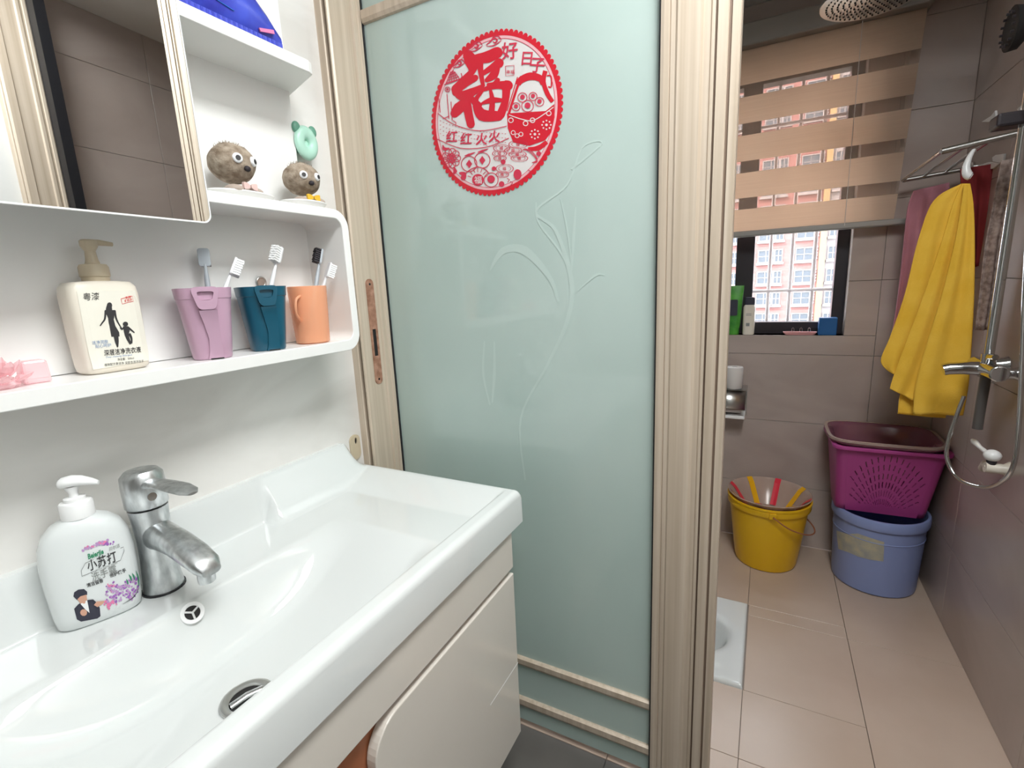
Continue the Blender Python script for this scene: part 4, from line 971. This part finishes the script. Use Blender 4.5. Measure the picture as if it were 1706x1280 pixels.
# things on the window sill
ZW = WZ0+.0004
tb = thing('green_tube', 'green cosmetics tube standing on its cap at the left of the sill', 'tube', (-.131, 2.405, ZW))
bm = nb(); loft(bm, [circ(a, z, 24, 0, 0, b) for a, b, z in ((.024, .02, .028), (.027, .021, .05), (.031, .015, .13), (.035, .004, .205), (.036, .002, .215))]); obj('tube_body', bm, m_green, tb, smooth=50)
bm = nb(); lathe(bm, [(.023, 0), (.024, .002), (.023, .03)], 24); obj('cap', bm, m_green, tb, smooth=40)
bm = nb(); prism(bm, rrect(-.017, .014, .085, .155, .006), lambda u, v: (u, -.0215+.045*(v-.05), v), lambda u, v: (u, -.0225+.045*(v-.05), v)); obj('printed_patch', bm, m_suit_ink, tb)
wbt = thing('shampoo_bottle', 'slim white bottle with dark cap on the window sill beside the green tube', 'bottle', (-.070, 2.402, ZW))
bm = nb(); loft(bm, [circ(a, z, 28, 0, 0, .018, 3) for a, z in ((.022, 0), (.024, .004), (.024, .12), (.021, .128), (.017, .131))]); obj('bottle_body', bm, m_cream, wbt, smooth=40)
bm = nb(); loft(bm, [circ(a, z, 28, 0, 0, .017, 3) for a, z in ((.021, .1312), (.0215, .15), (.02, .161), (.016, .163))]); obj('cap', bm, m_suit_ink, wbt, smooth=40)
bm = nb(); [stroke2(bm, [(-.012, z_), (.010, z_)], .0022, lambda u, v, k=0: (u, -.0186-k, v), 1) for z_ in (.086, .092)]; obj('label_print', bm, m_grey_ink, wbt)
obj('printed_patch', bx(-.01, .004, -.0187, -.0182, .038, .052), m_grey_ink, wbt)
pd = thing('soap_dish', 'pink soap dish on the window sill', 'soap dish', (.128, 2.40, ZW))
bm = nb(); loft(bm, [circ(a, z, 32, 0, 0, b, 4) for a, b, z in ((.054, .014, 0), (.062, .018, .010), (.063, .019, .0125), (.06, .0165, .012), (.053, .013, .005))]); obj('dish', bm, m_pinkdish, pd, smooth=40)
for x in (-.03, 0, .03):
    bm = nb(); tube(bm, [(x, .0, .006), (x, .001, .026), (x+.004, .001, .03), (x+.008, .001, .026), (x+.009, 0, .006)], .0012, 6); obj('wire_hoop', bm, m_steel, pd)
bxx = tag(obj('blue_carton', bx(-.032, .032, -.02, .02, 0, .072), m_bluebox, bevel=.002), 'small blue box at the right end of the window sill', 'box'); bxx.location = (.226, 2.404, ZW)

# zebra blind in front of the window
zb = thing('zebra_blind', 'beige striped zebra roller blind half lowered over the window', 'blind', (0, 0, 0))
YZ = 2.325; X0B, X1B = -.52, .425
obj('head_rail', bx(X0B-.015, X1B+.015, YZ-.045, YE, 2.085, 2.165), m_greybar, zb, bevel=.006)
z = 2.085
step, op = .1427, .098
k = 0; z = 2.075
xr_ = lambda z: .398+(z-1.40)*.045
def band(nm, z0, z1, th, m): obj(nm, prism(nb(), [(X0B, z0), (xr_(z0), z0), (xr_(z1), z1), (X0B, z1)], lambda u, v: (u, YZ, v), lambda u, v: (u, YZ+th, v)), m, zb)
band('fabric_band', 1.962, 2.085, .0015, m_beigeblind)
z = 1.962
while z > 1.44:
    z1 = z-(step-op); band('sheer_band', z1, z, .0006, m_sheer)
    z0 = max(z1-op, 1.402); band('fabric_band', z0, z1, .0015, m_beigeblind); z = z0
obj('fabric_return', bx(X0B, .397, YZ+.018, YZ+.0195, 1.402, 2.085), m_sheer, zb)
obj('bottom_rail', bx(X0B, X1B+.03, YZ-.012, YZ+.022, 1.378, 1.401), m_greybar, zb, bevel=.005)
bm = nb(); tube(bm, [(.245, YZ-.016, 2.09), (.245, YZ-.016, 1.39)], .0012, 6); obj('pull_cord', bm, m_paper, zb)

# towel rack on the right wall
XRk = .597
tr = thing('towel_rack', 'chrome multi-rod towel rack on the right wall', 'towel rack', (0, 0, 0))
bm = nb(); tube(bm, [(XRk-.001, 1.93, 1.572), (.425, 1.93, 1.549)], .0085, 14); obj('bracket_arm', bm, m_steel, tr, smooth=60)
bm = nb(); tube(bm, [(XRk-.001, 2.295, 1.545), (.407, 2.295, 1.53)], .0075, 14); obj('bracket_arm', bm, m_steel, tr, smooth=60)
for xa, xb, dz in ((.424, .408, 0), (.475, .465, .006), (.53, .525, .014)):
    bm = nb(); tube(bm, [(xa, 1.925, 1.548+dz), (xb, 2.30, 1.531+dz)], .0055, 12); obj('rod', bm, m_chrome, tr, smooth=60)
for y in (1.93, 2.295):
    bm = nb(); lathe(bm, [(.02, 0), (.02, .006)], 20); xf(bm, Matrix.Translation((XRk, y, 1.572 if y < 2 else 1.545)) @ Matrix.Rotation(-PI/2, 4, 'Y')); obj('wall_flange', bm, m_chrome, tr, smooth=40)
# white crescent hook over the near arm
p = at(1612, 285, 'y', 1.912); hk = thing('plastic_hook', 'white crescent hook holding the yellow towel', 'hook', tuple(p))
bm = nb(); tube(bm, spline([(.016, .016, .052), (.008, .004, .054), (-.002, -.004, .032), (-.006, -.008, .006), (-.001, -.01, -.012), (.008, -.012, -.018)], 5), [.002+.009*min(1, i/18)-(.004 if i > 23 else 0) for i in range(26)], 14); obj('hook_arm', bm, m_white, hk, smooth=60)
def drape(bm, left, right, y, amp=.006, waves=3, n=26, rows=30, ph=0):
    Lp = spline([(a, b, 0) for a, b in left], 6); Rp = spline([(a, b, 0) for a, b in right], 6); m = len(Lp); G_ = []
    for i in range(m):
        row = []
        for j in range(n+1):
            s = j/n; px = Lp[i].x+(Rp[i].x-Lp[i].x)*s; py = Lp[i].y+(Rp[i].y-Lp[i].y)*s; p = at(px, py, 'y', y)
            row.append(bm.verts.new((p.x, p.y+amp*min(1, i/m*2)*math.sin(waves*2*PI*s+ph+i*.03), p.z)))
        G_.append(row)
    for a, b in zip(G_, G_[1:]):
        for j in range(n): bm.faces.new((a[j], a[j+1], b[j+1], b[j]))
yt = thing('yellow_towel', 'bright yellow microfibre towel hanging from the white hook', 'towel', (0, 0, 0))
for nm, L_, R_, y, a, w, ph in (('back_fold', [(1602, 306), (1556, 334), (1530, 400), (1508, 490), (1484, 560), (1468, 600), (1478, 617)], [(1606, 306), (1600, 340), (1590, 400), (1572, 490), (1550, 560), (1530, 612), (1515, 640)], 1.925, .004, 2, 0),
        ('middle_fold', [(1603, 306), (1588, 340), (1570, 400), (1540, 490), (1510, 570), (1488, 630), (1483, 648)], [(1608, 306), (1606, 340), (1600, 400), (1585, 490), (1565, 570), (1540, 640), (1522, 668)], 1.915, .004, 1.5, 1),
        ('rear_fold', [(1606, 320), (1598, 360), (1585, 430), (1560, 500), (1530, 580), (1502, 650), (1496, 690)], [(1612, 320), (1612, 360), (1612, 430), (1608, 500), (1600, 580), (1590, 650), (1575, 697)], 1.935, .003, 1, 0),
        ('front_fold', [(1606, 306), (1602, 340), (1592, 400), (1570, 490), (1545, 570), (1526, 640), (1521, 691)], [(1616, 306), (1621, 340), (1623, 400), (1622, 490), (1618, 570), (1613, 640), (1604, 692)], 1.895, .005, 1.5, 2)):
    bm = nb(); drape(bm, L_, R_, y, a, w, ph=ph); obj(nm, bm, m_ytowel, yt, smooth=80, solid=.003)
bm = nb(); drape(bm, [(1522, 318), (1512, 350), (1505, 420), (1496, 500), (1484, 575)], [(1582, 304), (1580, 350), (1578, 420), (1574, 500), (1570, 575)], 2.2, .010, 2.5); tag(obj('pink_towel', bm, m_ptowel, smooth=80, solid=.004), 'dusty pink towel hanging behind the yellow towel', 'towel')
bm = nb(); drape(bm, [(1600, 282), (1602, 330), (1604, 390), (1608, 450)], [(1660, 272), (1656, 320), (1650, 370), (1642, 440)], 2.12, .008, 2); tag(obj('red_cloth', bm, m_rtowel, smooth=80, solid=.004), 'dark red cloth hanging right of the yellow towel', 'cloth')
bm = nb(); drape(bm, [(1668, 268), (1655, 340), (1642, 410), (1634, 480), (1626, 550)], [(1700, 262), (1700, 340), (1690, 410), (1680, 480), (1664, 550)], 1.955, .008, 2.5); tag(obj('lace_towel', bm, m_ltowel, smooth=80, solid=.003), 'taupe textured bath towel beside the shower pipe', 'towel')
for i, (pts, lab_) in enumerate((([(1636, 203), (1652, 193), (1659, 184), (1661, 203)], 'white triangular reflection patch above the towel rack'), ([(1695, 182), (1702, 176), (1706, 172), (1706, 187), (1700, 188)], 'white reflection patch at the right picture edge'),
                                 ([(1654, 262), (1660, 258), (1674, 256), (1672, 272), (1655, 269)], 'small white square reflection patch under the rack'), ([(1633, 275), (1648, 270), (1666, 272), (1655, 281), (1645, 283), (1634, 286)], 'small white reflection patch under the rack'))):
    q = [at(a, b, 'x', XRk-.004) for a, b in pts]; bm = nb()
    prism(bm, [(v.y, v.z) for v in q], lambda u, v: (XRk-.006, u, v), lambda u, v: (XRk-.0003, u, v)); tag(obj('reflection_patch', bm, m_white, bevel=.001), lab_, 'reflection')  # bright reflections on the wall tile, built as thin white slabs

# shower: riser, rain head, hand shower, mixer, hose
XS, YSH = .535, 1.732
sh = thing('shower_set', 'chrome shower set with riser pipe, rain head and mixer valve on the right wall', 'shower', (XS, YSH, 0))
bm = nb(); tube(bm, [(0, 0, .97), (0, 0, 1.96), (-.01, 0, 1.99), (-.04, -.005, 2.005), (-.26, -.02, 2.0), (-.32, -.022, 1.985), (-.335, -.022, 1.955)], .0105, 16); obj('riser_pipe', bm, m_chrome, sh, smooth=60)
bm = nb(); lathe(bm, [(.02, 1.952), (.03, 1.935), (.112, 1.921), (.118, 1.917), (.118, 1.910), (.115, 1.908)], 48, True, True, -.335, -.022); hd_ = obj('rain_head', bm, m_steel, sh, smooth=40)
bm = nb()
for k in range(1, 9):
    for q in range(6*k):
        a = 2*PI*q/(6*k); lathe(bm, [(.0022, 1.9085), (.0016, 1.9055)], 6, True, True, -.335+.0128*k*math.cos(a), -.022+.0128*k*math.sin(a))
nz = obj('nozzles', bm, m_hole, hd_); nz['kind'] = 'stuff'
bm = nb(); tube(bm, [(0, -.085, .945), (0, .085, .945)], .021, 20); mx = obj('mixer_body', bm, m_chrome, sh, smooth=50, bevel=.003)
for s in (-1, 1):
    bm = nb(); tube(bm, [(0, s*.07, .945), (.03, s*.07, .945), (XRk-XS-.001, s*.07, .945)], [.014, .014, .026], 18); obj('wall_union', bm, m_chrome, sh, smooth=40)
bm = nb(); tube(bm, [(.0, .0, .95), (0, 0, .985)], .016, 18); obj('riser_nut', bm, m_chrome, sh, smooth=40)
bm = nb(); tube(bm, [(-.01, .01, .943), (-.045, .012, .943), (-.075, .014, .940), (-.088, .014, .936)], [.019, .0175, .017, .016], 18); obj('spout', bm, m_chrome, sh, smooth=50)
bm = nb(); tube(bm, [(.0, -.02, .96), (-.012, -.05, .985), (-.018, -.10, .99)], [.012, .009, .007], 12); obj('lever', bm, m_chrome, sh, smooth=50)
bm = nb(); tube(bm, [(-.0, .0, .93), (-.0, .004, .84), (0, .004, .775)], [.012, .0115, .0115], 16); obj('lower_pipe', bm, m_pipe, sh, smooth=50)
L_ = [at(px, py, 'y', y)-Vector((XS, YSH, 0)) for px, py, y in ((1606, 660, 1.77), (1593, 695, 1.77), (1580, 735, 1.77), (1578, 765, 1.765), (1597, 798, 1.73), (1640, 812, 1.66), (1672, 800, 1.60), (1690, 770, 1.575), (1698, 700, 1.575), (1702, 620, 1.60), (1707, 500, 1.62), (1716, 300, 1.66), (1712, 120, 1.68))]
bm = nb(); tube(bm, spline([tuple(v) for v in L_], 8), .0055, 8); obj('hose', bm, m_chrome, sh, smooth=60)
bm = nb(); q = at(1700, 45, 'y', 1.70)-Vector((XS, YSH, 0)); tube(bm, [q+Vector((.05, -.02, -.04)), q+Vector((.03, -.01, .0)), q, q+Vector((-.018, .0, .0))], [.014, .02, .045, .048], 22); hs = obj('hand_shower', bm, m_hole, sh, smooth=50)
bm = nb()
for k in range(14):
    a = 2*PI*k/14; c = q+Vector((-.02, .036*math.cos(a), .036*math.sin(a))); tube(bm, [c, c+Vector((-.006, 0, 0))], .003, 6)
nz2 = obj('spray_nozzles', bm, m_dark, hs); nz2['kind'] = 'stuff'
p0 = at(1657, 205, 'y', 1.72)-Vector((XS, YSH, 0)); bm = nb(); box(bm, p0.x, p0.x+.10, -.03, .03, p0.z-.014, p0.z+.018); obj('slider_bracket', bm, m_dark, sh, bevel=.006)
# white angle valve
p = at(1658, 762, 'x', .565); av = thing('angle_valve', 'white plastic water valve with lever handle low on the right wall', 'valve', (XRk, p.y, p.z-.02))
bm = nb(); tube(bm, [(-.0005, 0, -.012), (-.012, 0, -.012), (-.05, 0, -.010)], [.022, .014, .014], 18); obj('valve_body', bm, m_cream, av, smooth=50)
bm = nb(); tube(bm, [(-.038, 0, -.01), (-.038, .03, -.012), (-.038, .045, -.03)], [.013, .012, .011], 14); obj('outlet', bm, m_cream, av, smooth=50)
bm = nb(); lathe(bm, [(.010, -.0), (.011, .012)], 16, True, True, -.038, 0); obj('valve_stem', bm, m_bristledark, av)
bm = nb(); ball(bm, (-.038, 0, .024), .019, .019, .016, 20, 12); kb = obj('knob', bm, m_white, av, smooth=60)
bm = nb(); tube(bm, [(-.045, .01, .026), (-.05, .05, .030), (-.052, .085, .034), (-.052, .1, .035)], [.006, .0055, .0085, .005], 12); obj('lever', bm, m_white, kb, smooth=60)

# ================================================================== OUTSIDE: block of flats opposite
YBd = 76.0
gd = struct(obj('ground_outside', bx(-80, 80, 8, 140, -16.3, -16), m_ground))
ab = thing('apartment_building', 'salmon red block of flats with white windows seen through the window', 'building', (0, YBd, -16))
s_ = YBd/64
xc = [at(q, 462, 'y', YBd).x for q in (1262, 1286, 1324, 1350, 1361, 1371, 1377, 1391)]
obj('facade', bx(-30, xc[4], 0, 10, 0, 52), m_brick, ab); obj('facade_pier', bx(xc[4], xc[5], -.6, 10, 0, 52), m_yfac, ab); obj('facade', bx(xc[5], 26, 0, 10, 0, 52), m_wfac, ab)
zr = [at(1300, q, 'y', YBd).z+16 for q in (426, 462)]; st_ = zr[0]-zr[1]; zc0 = zr[1]
cols = [(xc[0], xc[1]), (xc[1]+.25, xc[1]+1.0), (xc[2], xc[3]), (xc[6], xc[7]), (xc[0]-6.2, xc[0]-4.2), (xc[0]-3.4, xc[0]-2.6), (xc[7]+1.5, xc[7]+3.2)]
wmesh = {}
for k in range(-5, 10):
    zz = zc0+k*st_
    for ci, (a, b) in enumerate(cols):
        key = ci
        if key not in wmesh:
            w = b-a; h = st_*.52
            bm = nb(); frame(bm, [(-w/2-.12, -h/2-.12), (w/2+.12, -h/2-.12), (w/2+.12, h/2+.12), (-w/2-.12, h/2+.12)], [(-w/2, -h/2), (w/2, -h/2), (w/2, h/2), (-w/2, h/2)], lambda u, v: (u, -.15, v), lambda u, v: (u, 0, v)); box(bm, -.05, .05, -.1, 0, -h/2, h/2); box(bm, -w/2, w/2, -.1, 0, -.04, .04); box(bm, -w/2-.25, w/2+.25, -.5, 0, -h/2-.4, -h/2-.12)
            m1 = bpy.data.meshes.new('window'); bm.to_mesh(m1); bm.free(); m1.materials.append(m_wfac)
            bm = nb(); box(bm, -w/2, w/2, -.03, 0, -h/2, h/2); m2 = bpy.data.meshes.new('pane'); bm.to_mesh(m2); bm.free(); m2.materials.append(m_far); wmesh[key] = (m1, m2)
        o1 = link(bpy.data.objects.new('window', wmesh[key][0]), ab); o1.location = ((a+b)/2, 0, zz)
        link(bpy.data.objects.new('pane', wmesh[key][1]), o1)
    lx0, lx1 = xc[3]+.15, xc[4]-.1
    for q in range(5):
        o1 = obj('louvre', bx(lx0, lx1, -.2, 0, zz-.7+q*.36, zz-.7+q*.36+.16), m_wfac, ab) if k == -5 and q == 0 else link(bpy.data.objects.new('louvre', lou), ab)
        if k == -5 and q == 0: lou = o1.data; lz = zz-.7
        else: o1.location = (0, 0, zz-.7+q*.36-lz)
for o in bpy.data.objects:
    if o.name.split('.')[0] in PRINTS: o['kind'] = 'stuff'          # specks of one print, too small to pick apart
